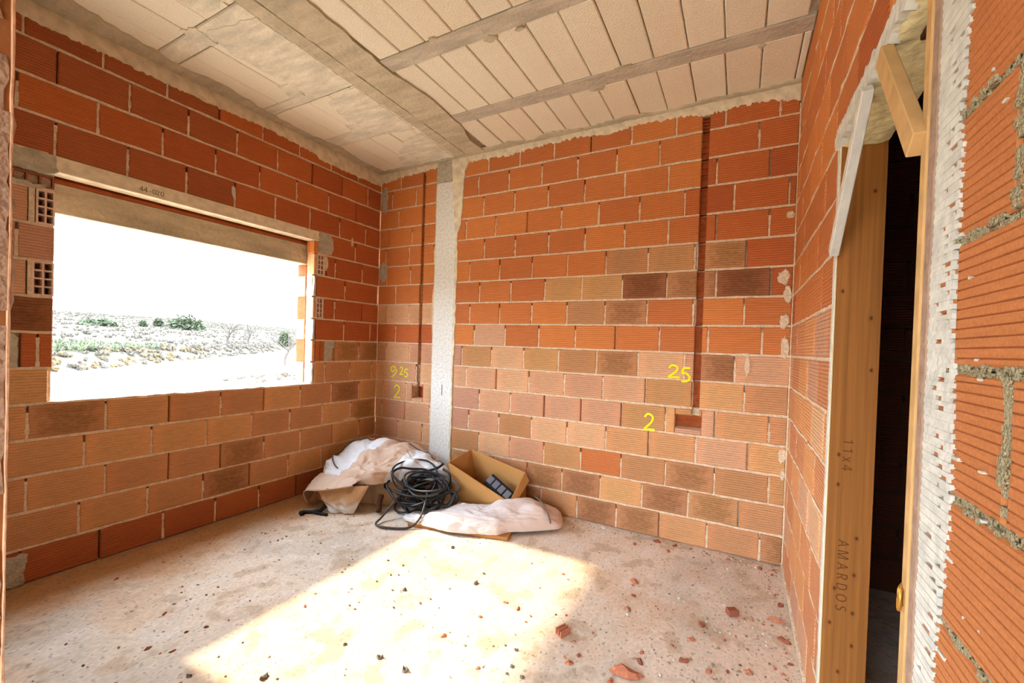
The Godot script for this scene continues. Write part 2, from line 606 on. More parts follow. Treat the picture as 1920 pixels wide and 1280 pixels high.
func bed(st: SurfaceTool, y: float, lo: float, hi: float) -> void:
	# a bed joint: mortar squeezed out here and there
	var n := maxi(1, int((hi - lo) / 0.06))
	var up := 0.006
	var dn := 0.006
	var z := 0.0
	for i in n:
		var a := lerpf(lo, hi, float(i) / n)
		var b := lerpf(lo, hi, float(i + 1) / n)
		var up2 := 0.0065 + rng.randf_range(-0.0015, 0.002)
		var dn2 := 0.0065 + rng.randf_range(-0.0015, 0.003)
		var z2 := rng.randf_range(-0.004, 0.0025) + (0.003 if rng.randf() < 0.1 else 0.0)
		quad(st, Vector3(a, y - dn, z), Vector3(b, y - dn2, z2), Vector3(b, y + up2, z2), Vector3(a, y + up, z))
		quad(st, Vector3(a, y - dn, -0.03), Vector3(b, y - dn2, -0.03), Vector3(b, y - dn2, z2), Vector3(a, y - dn, z))
		quad(st, Vector3(a, y + up, z), Vector3(b, y + up2, z2), Vector3(b, y + up2, -0.03), Vector3(a, y + up, -0.03))
		up = up2
		dn = dn2
		z = z2

# The mortar behind the bricks, with its recesses and openings; depth.call(s, y) gives the depth of a cell, 1 for an opening
func core(st: SurfaceTool, xs: Array, ys: Array, back: float, depth: Callable) -> void:
	var nx := xs.size() - 1
	var ny := ys.size() - 1
	var D: Array = []
	for i in nx:
		var row: Array = []
		for j in ny:
			row.append(depth.call((xs[i] + xs[i + 1]) / 2.0, (ys[j] + ys[j + 1]) / 2.0))
		D.append(row)
	var at := func(i: int, j: int) -> float:
		if i < 0 or j < 0 or i >= nx or j >= ny:
			return back
		return back if D[i][j] > 0.5 else D[i][j]
	for i in nx:
		for j in ny:
			var a: float = xs[i]
			var b: float = xs[i + 1]
			var c: float = ys[j]
			var d: float = ys[j + 1]
			var z: float = at.call(i, j)
			if D[i][j] < 0.5:
				quad(st, Vector3(a, c, z), Vector3(b, c, z), Vector3(b, d, z), Vector3(a, d, z))
				quad(st, Vector3(b, c, back), Vector3(a, c, back), Vector3(a, d, back), Vector3(b, d, back))
			var zr: float = at.call(i + 1, j)
			if zr != z:
				quad(st, Vector3(b, c, z), Vector3(b, c, zr), Vector3(b, d, zr), Vector3(b, d, z))
			var zu: float = at.call(i, j + 1)
			if zu != z:
				quad(st, Vector3(a, d, z), Vector3(b, d, z), Vector3(b, d, zu), Vector3(a, d, zu))
			if i == 0:
				quad(st, Vector3(a, c, back), Vector3(a, c, z), Vector3(a, d, z), Vector3(a, d, back))
			if j == 0:
				quad(st, Vector3(a, c, back), Vector3(b, c, back), Vector3(b, c, z), Vector3(a, c, z))

func wall_at(called: String, basis_: Basis, origin: Vector3, label: String) -> MeshInstance3D:
	var o := MeshInstance3D.new()
	o.name = called
	o.transform = Transform3D(basis_, origin)
	add_child(o, true)
	tag(o, label, "wall", "", "structure")
	return o

const LEFT_AXES := Basis(Vector3(0, 0, -1), Vector3(0, 1, 0), Vector3(1, 0, 0))
const RIGHT_AXES := Basis(Vector3(0, 0, 1), Vector3(0, 1, 0), Vector3(-1, 0, 0))

func blob(wall: Node3D, called: String, at: Vector2, size: Vector2, m: Material, sd: int, thick := 0.006, label := "") -> void:
	# a lump of mortar thrown on a wall
	var r := RandomNumberGenerator.new()
	r.seed = sd
	var pts := PackedVector2Array()
	for k in 22:
		var a := TAU * k / 22
		pts.append(at + Vector2(cos(a), sin(a)) * size * 0.5 * r.randf_range(0.82, 1.12))
	var o := obj(called, slab(pts, thick + 0.004, minf(size.x, size.y) * 0.10, -0.004), m, wall)
	if label:
		o.set_meta("label", label)

func hollow_end(wall: Node3D, a: float, b: float, y0: float, y1: float, cols: int, rows: int, tone: Color, face := 0.0) -> void:
	# the perforated end of a hollow brick
	var xs: Array = [a]
	var ys: Array = [y0]
	var wx := 0.0075
	var cw := (b - a - wx * (cols + 1)) / cols
	var ch := (y1 - y0 - wx * (rows + 1)) / rows
	for i in cols:
		xs.append(a + wx + i * (cw + wx))
		xs.append(a + wx + i * (cw + wx) + cw)
	xs.append(b)
	for j in rows:
		ys.append(y0 + wx + j * (ch + wx))
		ys.append(y0 + wx + j * (ch + wx) + ch)
	ys.append(y1)
	var st := begin()
	core(st, xs, ys, -0.098, func(s: float, y: float) -> float:
		var fx := fposmod(s - a, cw + wx)
		var fy := fposmod(y - y0, ch + wx)
		return -0.092 if fx > wx and fy > wx else face)
	obj("hollow_brick", done(st), mat(tone, 0.9, T.speck, 8.0, T.fine, 0.1), wall)

func stroke(wall: Node3D, called: String, lines: Array, w: float, m: Material, z := 0.003) -> void:
	# hand-painted figures: a flat band of paint along each line
	var st := begin()
	for ln in lines:
		var p3: Array = []
		for q in ln:
			p3.append(Vector3(q[0], q[1], 0))
		var line := smooth_line(p3, 6)
		for i in line.size() - 1:
			var a := line[i]
			var b := line[i + 1]
			var t := (b - a).normalized()
			var s := Vector3(-t.y, t.x, 0) * w / 2
			var ta := line[maxi(i - 1, 0)]
			var s0 := Vector3(-(b - ta).normalized().y, (b - ta).normalized().x, 0) * w / 2
			var tb := line[mini(i + 2, line.size() - 1)]
			var s1 := Vector3(-(tb - a).normalized().y, (tb - a).normalized().x, 0) * w / 2
			var o := Vector3(0, 0, z)
			quad(st, a - s0 + o, b - s1 + o, b + s1 + o, a + s0 + o)
			quad(st, a - s0 + o - Vector3(0, 0, 0.003), b - s1 + o - Vector3(0, 0, 0.003), b - s1 + o, a - s0 + o)
			quad(st, a + s0 + o, b + s1 + o, b + s1 + o - Vector3(0, 0, 0.003), a + s0 + o - Vector3(0, 0, 0.003))
	obj(called, done(st), m, wall)

func digit_two(x: float, y: float, w: float, h: float) -> Array:
	return [[x + 0.05 * w, y + 0.78 * h], [x + 0.35 * w, y + h], [x + 0.8 * w, y + 0.85 * h], [x + 0.7 * w, y + 0.5 * h], [x + 0.1 * w, y + 0.06 * h], [x + 0.15 * w, y], [x + 0.6 * w, y + 0.03 * h], [x + 1.05 * w, y + 0.02 * h]]

func digit_five(x: float, y: float, w: float, h: float) -> Array:
	return [[x + w, y + h], [x + 0.25 * w, y + 0.96 * h], [x + 0.1 * w, y + 0.6 * h], [x + 0.5 * w, y + 0.62 * h], [x + 0.95 * w, y + 0.35 * h], [x + 0.7 * w, y + 0.05 * h], [x, y + 0.02 * h]]

func top_band(wall: Node3D, lo: float, hi: float, low: Array, sd: int, m: Material, amount := 0.012) -> void:
	# mortar smeared along the head of a wall, ragged below: low = [s, y] pairs of its lower edge, from right to left
	var r := RandomNumberGenerator.new()
	r.seed = sd
	var pts := PackedVector2Array([Vector2(lo, CEIL + 0.01), Vector2(hi, CEIL + 0.01)])
	pts = PackedVector2Array([Vector2(hi, CEIL + 0.01), Vector2(lo, CEIL + 0.01)])
	var k := 0
	var s := lo
	while s < hi:
		while k < low.size() - 2 and low[k + 1][0] < s:
			k += 1
		var t := clampf((s - low[k][0]) / maxf(low[k + 1][0] - low[k][0], 0.001), 0, 1)
		var y := lerpf(low[k][1], low[k + 1][1], t)
		pts.append(Vector2(s, y + r.randf_range(-amount, amount)))
		s += r.randf_range(0.008, 0.022)
	pts.append(Vector2(hi, low[low.size() - 1][1]))
	obj("mortar_band", slab(pts, 0.009, 0.003, -0.004), m, wall)

# ---------------------------------------------------------------------  back wall
func build_back_wall() -> void:
	var wall := wall_at("wall_back", Basis.IDENTITY, Vector3.ZERO, "long back wall of orange hollow bricks with a concrete pillar and two cable chases")
	var st := begin()
	var deep := func(s: float, y: float) -> float:
		if s > 0.484 and s < 0.621 and y > 0.80 and y < 0.915:
			return -0.10
		if s > 2.91 and s < 3.085 and y > 0.805 and y < 0.895:
			return -0.075
		if (s > 0.552 and s < 0.584 or s > 3.021 and s < 3.066) and y > 0.88 and y < 2.955:
			return -0.055
		return -0.03
	core(st, [0.0, 0.484, 0.552, 0.584, 0.621, 2.91, 3.021, 3.066, 3.085, W], [-0.06, 0.80, 0.805, 0.88, 0.895, 0.915, 2.955, CEIL + 0.02], -0.14, deep)
	var tone := func(k: int, s: float) -> String:
		if k == 6 and s > 2.37 and s < 3.32:
			return "tan" if s < 3.02 else "dull"
		if k == 7 and s > 1.86 and s < 3.46:
			if s < 2.5: return "tan"
			return "dark" if s < 2.82 or s > 3.14 else "dull"
		if k == 8 and s > 2.06 and s < 2.7:
			return "tan" if s < 2.38 else "dull"
		if k == 9 and s > 1.19 and s < 1.5:
			return "dusty"
		if k == 14 and s > 2.2 and s < 2.55:
			return "orange"
		if s < 0.8:
			return "orange" if k < 8 else ("deep" if k == 9 else "pink")
		if k < 9:
			return "deep" if s > 2.95 and k < 8 else "orange"
		if k == 9:
			return "orange"
		if k >= 15:
			return "dull" if rng.randf() < 0.4 else "clay"
		return ["pink", "pink", "tan", "dusty"][rng.randi() % 4] if s < 2.4 else ["tan", "clay", "pink", "clay", "tan", "dull"][rng.randi() % 6]
	var first := [1.290, 1.191, 1.253, 1.072, 1.273, 1.123, 1.236, 1.138, 1.193, 1.065, 1.121, 1.268, 1.159, 1.277, 1.137, 1.275]
	var pitch := [0.312, 0.3103, 0.3111, 0.3085, 0.3094, 0.3131, 0.3177, 0.311, 0.3187, 0.3156, 0.3163, 0.3163, 0.3157, 0.3166, 0.3132, 0.3114]
	var side := [0.27, 0.467, 0.25, 0.43, 0.40, 0.42, 0.237, 0.42, 0.25, 0.44, 0.22, 0.10, 0.40, 0.315, 0.10, 0.40]
	for k in range(1, 17):
		var left: Array = [[0.0005, 0.723]]
		var right: Array = [[0.978, W - 0.004]]
		if k <= 11:
			left = [[0.0005, 0.551], [0.585, 0.723]]
			right = [[0.978, 3.020], [3.067, W - 0.004]]
		elif k == 12:
			left = [[0.0005, 0.483], [0.622, 0.723]]
			right = [[0.978, 2.909], [3.086, W - 0.004]]
		course(wall, st, k, side[k - 1], 0.31, left, tone)
		course(wall, st, k, first[k - 1], pitch[k - 1], right, tone)
		if k == 12:
			lay(wall, 0.486, 0.551, 0.917, 0.027, "pink")
			lay(wall, 0.586, 0.62, 0.917, 0.027, "pink")
			lay(wall, 0.486, 0.62, 0.7655, 0.033, "pink")
			lay(wall, 2.912, 3.018, 0.898, 0.046, "tan")
			lay(wall, 3.068, 3.084, 0.898, 0.046, "tan")
			lay(wall, 2.912, 3.084, 0.7655, 0.038, "dusty")
		if k < 16:
			var y := (16 - k) * H
			if k <= 11:
				bed(st, y, 0.002, 0.551)
				bed(st, y, 0.585, 0.723)
				bed(st, y, 0.978, 3.02)
				bed(st, y, 3.067, W)
			else:
				bed(st, y, 0.002, 0.723)
				bed(st, y, 0.978, W)
		# what the chases lay bare: the webs of the cut bricks
		if k <= 11:
			for ch in [[0.553, 0.583], [3.022, 3.065]]:
				var y0: float = (16 - k) * H + 0.004
				var top := minf(y0 + H - 0.012, 2.95)
				var cs := begin()
				box(cs, Vector3(ch[0], y0, -0.054), Vector3(ch[1], top, -0.040))
				for r in 5:
					var yy := lerpf(y0, top - 0.007, r / 4.0)
					box(cs, Vector3(ch[0], yy, -0.042), Vector3(ch[1], yy + 0.006, -0.018 - rng.randf() * 0.008))
				obj("cut_web", done(cs), M.cut, wall)
	for hb in [[0.486, 0.619, 0.802, 0.913, -0.10], [2.912, 3.083, 0.807, 0.893, -0.075]]:
		var hs := begin()
		box(hs, Vector3(hb[0], hb[2], hb[4]), Vector3(hb[1], hb[3], hb[4] + 0.006))
		box(hs, Vector3(hb[0], lerpf(hb[2], hb[3], 0.45), hb[4]), Vector3(hb[1], lerpf(hb[2], hb[3], 0.52), hb[4] + 0.012))
		obj("box_recess", done(hs), M.cut, wall)
	wall.mesh = done(st)
	wall.material_override = M.mortar
	# cast pillar
	var cs := begin()
	add_chamfer_box(cs, Vector3(0.727, -0.01, -0.06), Vector3(0.962, 2.835, 0.006), 0.004)
	obj("pillar", done(cs), M.column, wall).set_meta("label", "pale grey cast concrete pillar")
	obj("pillar_head", slab(ragged(V([0.722, 2.83, 0.90, 2.845, 0.915, 3.045, 0.715, 3.045]), 0.03, 0.005, 5), 0.012, 0.004, -0.01), M.cement, wall)
	# mortar down the right side of the pillar, wide above, narrow below
	obj("mortar_edge", slab(ragged(V([0.950, 0.0, 0.976, 0.0, 0.978, 0.9, 0.985, 1.5, 0.992, 2.0, 0.985, 2.35, 1.015, 2.42, 1.045, 2.9, 1.08, 2.97, 1.06, 3.04, 0.89, 3.04, 0.905, 2.8, 0.945, 2.4, 0.955, 1.9]), 0.035, 0.006, 6), 0.011, 0.004, -0.004), M.render, wall)
	obj("mortar_edge", slab(ragged(V([0.715, 0.05, 0.732, 0.05, 0.732, 2.83, 0.716, 2.83, 0.72, 1.9, 0.705, 1.75, 0.705, 1.55, 0.718, 1.4]), 0.04, 0.003, 7), 0.008, 0.003, -0.004), M.mortar, wall)
	top_band(wall, 0.0, 0.73, [[0.0, 2.93], [0.2, 2.96], [0.45, 2.97], [0.72, 2.985]], 21, M.render)
	top_band(wall, 1.0, W, [[1.0, 2.93], [1.08, 2.975], [1.5, 2.96], [1.9, 2.985], [2.2, 2.99], [2.32, 2.96], [2.6, 2.985], [2.9, 2.975], [3.0, 2.955], [3.3, 2.962], [3.42, 2.96], [W, 2.925]], 22, M.render)
	blob(wall, "mortar_lump", Vector2(0.055, 2.77), Vector2(0.11, 0.28), M.cement, 31)
	blob(wall, "mortar_lump", Vector2(0.06, 2.04), Vector2(0.13, 0.22), M.cement, 32)
	for q in [[3.345, 1.26, 0.03, 0.16], [3.53, 1.83, 0.07, 0.10], [3.555, 1.72, 0.05, 0.12], [3.54, 1.55, 0.06, 0.10], [3.55, 1.38, 0.05, 0.16], [3.56, 0.70, 0.05, 0.10], [3.33, 1.33, 0.22, 0.02], [3.55, 2.22, 0.05, 0.05], [3.565, 0.58, 0.03, 0.07]]:
		blob(wall, "mortar_lump", Vector2(q[0], q[1]), Vector2(q[2], q[3]), M.mortar, int(q[1] * 100))
	# yellow figures sprayed beside the chases
	stroke(wall, "painted_number", [[[0.275, 1.075], [0.235, 1.095], [0.205, 1.07], [0.225, 1.04], [0.27, 1.065], [0.285, 1.05], [0.26, 1.015], [0.215, 0.985]]], 0.012, M.paint)
	stroke(wall, "painted_number", [digit_two(0.325, 1.02, 0.045, 0.075)], 0.011, M.paint)
	stroke(wall, "painted_number", [digit_five(0.385, 1.0, 0.045, 0.075)], 0.011, M.paint)
	stroke(wall, "painted_number", [digit_two(0.255, 0.785, 0.085, 0.125)], 0.013, M.paint)
	stroke(wall, "painted_number", [digit_two(2.855, 1.155, 0.075, 0.085)], 0.014, M.paint)
	stroke(wall, "painted_number", [digit_five(2.945, 1.13, 0.055, 0.095)], 0.014, M.paint)
	stroke(wall, "painted_number", [digit_two(2.70, 0.765, 0.075, 0.115)], 0.014, M.paint)
	stroke(wall, "pencil_mark", [[[0.855, 0.86], [0.858, 0.90], [0.857, 0.955]]], 0.006, mat(Color(0.2, 0.24, 0.4), 0.9), 0.0075)

# ---------------------------------------------------------------------  window wall
func build_left_wall() -> void:
	# in this wall s = -z; the opening runs from z 0.73 to 2.27
	var wall := wall_at("wall_left", LEFT_AXES, Vector3.ZERO, "window wall of hollow bricks, red above and tan below the opening")
	var st := begin()
	core(st, [-2.98, -2.352, -2.27, -0.725, -0.70, -0.635, 0.13], [-0.06, 0.948, 1.526, 1.705, 1.906, 2.085, 2.215, CEIL + 0.02], -0.10, func(s: float, y: float) -> float:
		if s > -2.27 and s < -0.725 and y > 0.948 and y < 2.2:
			return 1.0
		var end := s > -2.352 and s < -2.27 or s > -0.70 and s < -0.635
		return -0.097 if end and (y > 1.526 and y < 1.705 or y > 1.906 and y < 2.085) else -0.03)
	var tone := func(k: int, s: float) -> String:
		if k <= 4:
			return "red" if s < -1.4 and (k != 3) else "deep"
		if k <= 9:
			return "deep" if s > -0.8 else "dusty" if k != 9 else "dark"
		if k == 10:
			return "dull" if s > -0.8 else "deep"
		if k == 16:
			return "red"
		if k == 15:
			return "dull" if rng.randf() < 0.4 else "clay"
		return "clay" if rng.randf() < 0.8 else "dull"
	# course: position z of one joint, pitch
	var one := [0.284, 0.167, 0.301, 0.18, 0.298, 0.208, 0.405, 0.204, 0.405, 0.226, 0.329, 0.216, 0.305, 0.20, 0.302, 0.235]
	var pit := [0.3015, 0.301, 0.3015, 0.2995, 0.30, 0.308, 0.40, 0.309, 0.31, 0.30, 0.269, 0.306, 0.306, 0.3085, 0.3095, 0.306]
	for k in range(1, 17):
		var al: Array = [[-2.85, 0.004]]
		match k:
			5: al = [[-0.60, 0.004]]
			6: al = [[-2.85, -2.36], [-0.60, 0.004]]
			7, 9: al = [[-2.85, -2.272], [-0.695, 0.004]]
			8: al = [[-2.85, -2.365], [-0.63, 0.004]]
			10: al = [[-2.385, -2.272], [-0.50, 0.004]]
			11: al = [[-2.85, -2.286], [-0.70, 0.004]]
		course(wall, st, k, -one[k - 1], pit[k - 1], al, tone)
		var y := (16 - k) * H
		if k < 16:
			if k >= 5 and k <= 10:
				bed(st, y, -2.85, -2.275)
				bed(st, y, -0.70, -0.003)
			elif k != 4 and k != 11:
				bed(st, y, -2.85, -0.003)
			else:
				bed(st, y, -2.85, -2.3)
				bed(st, y, -0.72, -0.003)
	wall.mesh = done(st)
	wall.material_override = M.mortar
	# perforated brick ends beside the opening
	var clay := Color(0.92, 0.78, 0.70)
	hollow_end(wall, -2.34, -2.272, 1.906, 2.085, 2, 4, clay)
	hollow_end(wall, -2.35, -2.272, 1.526, 1.705, 2, 4, clay)
	hollow_end(wall, -0.70, -0.635, 1.906, 2.085, 2, 4, clay)
	hollow_end(wall, -0.70, -0.635, 1.526, 1.705, 2, 4, clay)
	hollow_end(wall, -2.47, -2.275, 2.10, 2.165, 4, 1, Color(0.62, 0.36, 0.27), -0.006)
	var ms := begin()
	for yy in [1.526, 1.906]:
		box(ms, Vector3(-2.366, yy, -0.03), Vector3(-2.345, yy + 0.178, -0.001))
		box(ms, Vector3(-0.634, yy, -0.03), Vector3(-0.622, yy + 0.178, -0.001))
	obj("mortar_lump", done(ms), M.mortar, wall)
	# cut pieces beside the opening in the tenth course
	lay(wall, -0.695, -0.655, 1.146, 0.178, "deep")
	lay(wall, -0.650, -0.615, 1.146, 0.178, "deep")
	obj("mortar_lump", slab(ragged(V([-0.61, 1.145, -0.56, 1.145, -0.54, 1.19, -0.545, 1.24, -0.50, 1.27, -0.50, 1.325, -0.61, 1.325]), 0.02, 0.006, 61), 0.01, 0.004, -0.012), M.cement, wall)
	obj("mortar_lump", slab(ragged(V([-2.47, 1.145, -2.39, 1.145, -2.39, 1.30, -2.41, 1.325, -2.47, 1.325]), 0.02, 0.005, 62), 0.01, 0.004, -0.012), M.cement, wall)
	# mortar round the lintel's bearings
	obj("mortar_lump", slab(ragged(V([-2.86, 2.165, -2.30, 2.17, -2.255, 2.20, -2.27, 2.285, -2.86, 2.285]), 0.025, 0.007, 63), 0.014, 0.005, -0.012), M.cement, wall)
	obj("mortar_lump", slab(ragged(V([-2.86, 2.085, -2.33, 2.085, -2.30, 2.105, -2.48, 2.125, -2.86, 2.13]), 0.025, 0.006, 64), 0.014, 0.005, -0.012), M.cement, wall)
	obj("mortar_lump", slab(ragged(V([-0.69, 2.09, -0.56, 2.095, -0.535, 2.15, -0.54, 2.24, -0.58, 2.29, -0.70, 2.29]), 0.02, 0.006, 65), 0.012, 0.006, -0.01), M.cement, wall)
	blob(wall, "mortar_lump", Vector2(-0.615, 2.02), Vector2(0.045, 0.14), M.mortar, 66)
	blob(wall, "mortar_lump", Vector2(-1.39, 2.39), Vector2(0.03, 0.09), M.plaster, 67)
	blob(wall, "mortar_lump", Vector2(-0.32, 0.585), Vector2(0.16, 0.03), M.mortar, 68)
	blob(wall, "mortar_lump", Vector2(-0.34, 2.27), Vector2(0.03, 0.09), M.mortar, 69)
	obj("mortar_lump", slab(ragged(V([-2.44, 0.0, -2.36, 0.0, -2.345, 0.16, -2.44, 0.18]), 0.02, 0.006, 70), 0.012, 0.004, -0.008), M.cement, wall)
	top_band(wall, -2.86, -0.0, [[-2.86, 2.94], [-2.4, 2.938], [-1.8, 2.935], [-1.5, 2.94], [-1.16, 2.953], [-0.75, 2.93], [-0.7, 2.90], [-0.36, 2.90], [-0.0, 2.915]], 23, M.render, 0.007)
	# inner lintel, cast, with its stencilled number
	var li := obj("lintel", chamfer_box(Vector3(-2.50, 2.197, -0.10), Vector3(-0.60, 2.283, 0.001), 0.003), M.render, wall)
	li.set_meta("label", "precast lintel with a dark stencilled number")
	letters(wall, "44 -020", 0.027, Transform3D(Basis.IDENTITY, Vector3(-1.86, 2.232, 0.0012)), M.stain)
	# outer leaf of the wall with its own lintel and a sill of mortar
	var os := begin()
	core(os, [-3.0, -2.32, -0.715, 0.14], [-0.6, 0.93, 2.0, CEIL + 0.25], -0.24, func(s: float, y: float) -> float: return 1.0 if s > -2.32 and s < -0.715 and y > 0.93 and y < 2.0 else -0.125)
	var outer := obj("wall_outer", done(os), M.cut, self, Transform3D(LEFT_AXES, Vector3.ZERO))
	tag(outer, "outer leaf of the window wall, seen in the opening's sunlit right reveal", "wall", "", "structure")
	obj("lintel", chamfer_box(Vector3(-2.6, 1.998, -0.245), Vector3(-0.50, 2.165, -0.115), 0.004), M.concrete, outer).set_meta("label", "grey precast outer lintel")
	obj("brick_strip", chamfer_box(Vector3(-2.5, 2.167, -0.23), Vector3(-0.60, 2.19, -0.112), 0.003), M.cut, outer)
	for k in 6:
		var y0 := 0.955 + k * H
		var zf := -0.702 + (0.012 if k % 2 else 0.0)
		obj("brick", chamfer_box(Vector3(zf - 0.02, y0, -0.235), Vector3(-0.62, minf(y0 + 0.178, 1.998), -0.128), 0.004), M["pink%d" % (k % 3)], outer)  # outer reveal bricks: glare put into the paler brick tone
	var sill := obj("sill", slab(ragged(V([-2.33, 0.935, -0.70, 0.935, -0.70, 0.955, -2.33, 0.958]), 0.05, 0.004, 71), 0.24, 0.003, -0.245), M.mortar, outer)
	sill.set_meta("label", "rough mortar sill")
	# bricks seen end-on in the inner reveal, in a paler tone for the glare
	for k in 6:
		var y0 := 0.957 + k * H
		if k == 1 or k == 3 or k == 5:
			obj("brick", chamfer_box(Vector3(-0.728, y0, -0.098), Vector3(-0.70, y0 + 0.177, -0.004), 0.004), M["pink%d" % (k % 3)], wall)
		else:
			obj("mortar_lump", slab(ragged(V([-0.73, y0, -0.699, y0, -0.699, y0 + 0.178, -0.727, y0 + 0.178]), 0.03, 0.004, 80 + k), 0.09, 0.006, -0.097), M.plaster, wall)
	# the reveal's upper brick, full of light
	obj("brick", chamfer_box(Vector3(-0.735, 2.09, -0.10), Vector3(-0.69, 2.195, -0.002), 0.004), M.orange2, wall)

func letters(parent: Node3D, text: String, size: float, xf: Transform3D, m: Material) -> void:
	var t := TextMesh.new()
	t.text = text
	var fnt := SystemFont.new()
	fnt.font_names = PackedStringArray(["Droid Sans"])
	t.font = fnt
	t.font_size = 32
	t.pixel_size = size / 23.0
	t.depth = 0.0006
	var o := obj("lettering", t, m, parent, xf)
	o.set_meta("kind", "thing")

# ---------------------------------------------------------------------  right wall
func build_right_wall() -> void:
	var wall := wall_at("wall_right", RIGHT_AXES, Vector3(W, 0, 0), "orange brick wall on the right, cut by the doorway")
	var st := begin()
	core(st, [0.0, 1.31, 2.13, 5.0], [-0.06, 2.08, CEIL + 0.02], -0.115, func(s: float, y: float) -> float: return 1.0 if s > 1.31 and s < 2.13 and y < 2.08 else -0.03)
	var tone := func(k: int, s: float) -> String:
		if s > 2.1:
			return "near"
		if k < 9:
			return "orange" if rng.randf() < 0.92 else "deep"
		return "peach" if rng.randf() < 0.8 else "pink"
	for k in range(1, 17):
		var first := 0.446 if k % 2 == 0 else 0.315
		if k <= 5:
			course(wall, st, k, first, 0.302, [[0.008, 2.15]], tone)
			course(wall, st, k, 2.377 if k % 2 == 0 else 2.53, 0.305, [[2.155, 3.34]], func(_k, _s): return "near", true)
			bed(st, (16 - k) * H, 0.004, 2.15)
		else:
			course(wall, st, k, first, 0.302, [[0.008, 1.305]], tone)
			course(wall, st, k, 2.386 if k % 2 == 0 else 2.54, 0.305, [[2.155, 3.34]], func(_k, _s): return "near", true)
			if k < 16:
				bed(st, (16 - k) * H, 0.004, 1.305)
	wall.mesh = done(st)
	wall.material_override = M.mortar
	# coarse gritty mortar between the near bricks
	var gs := begin()
	for k in range(1, 16):
		near_bed(gs, (16 - k) * H)
	for k in range(1, 17):
		var j := 2.377 if k <= 5 and k % 2 == 0 else 2.53 if k <= 5 else 2.386 if k % 2 == 0 else 2.54
		while j < 3.2:
			var y0 := (16 - k) * H + 0.006
			var y := y0
			while y < y0 + 0.178:
				if rng.randf() > 0.13:
					box(gs, Vector3(j - 0.009 + rng.randf_range(-0.002, 0.001), y, -0.03), Vector3(j + 0.009 + rng.randf_range(-0.001, 0.002), y + 0.0125, rng.randf_range(-0.0015, 0.0045)))
				y += 0.012
			j += 0.305
	obj("gritty_joint", done(gs), M.grit, wall).set_meta("label", "coarse sandy mortar joints between the nearest bricks")
	# mortar in the far corner and along the floor
	obj("mortar_edge", slab(ragged(V([0.0, 0.0, 0.02, 0.0, 0.025, 2.9, 0.0, 2.9]), 0.05, 0.006, 91), 0.008, 0.003, -0.004), M.mortar, wall)
	obj("mortar_edge", slab(ragged(V([0.0, 0.0, 1.3, 0.0, 1.3, 0.022, 0.0, 0.03]), 0.04, 0.006, 92), 0.012, 0.004, -0.004), M.mortar, wall)

func near_bed(st: SurfaceTool, y: float) -> void:
	var s := 2.15
	while s < 3.2:
		for r in 2:
			var a := y - 0.009 + r * 0.009
			box(st, Vector3(s, a + rng.randf_range(-0.002, 0.001), -0.03), Vector3(s + 0.011, a + 0.009 + rng.randf_range(-0.001, 0.002), rng.randf_range(-0.007, 0.003)))
		s += 0.011

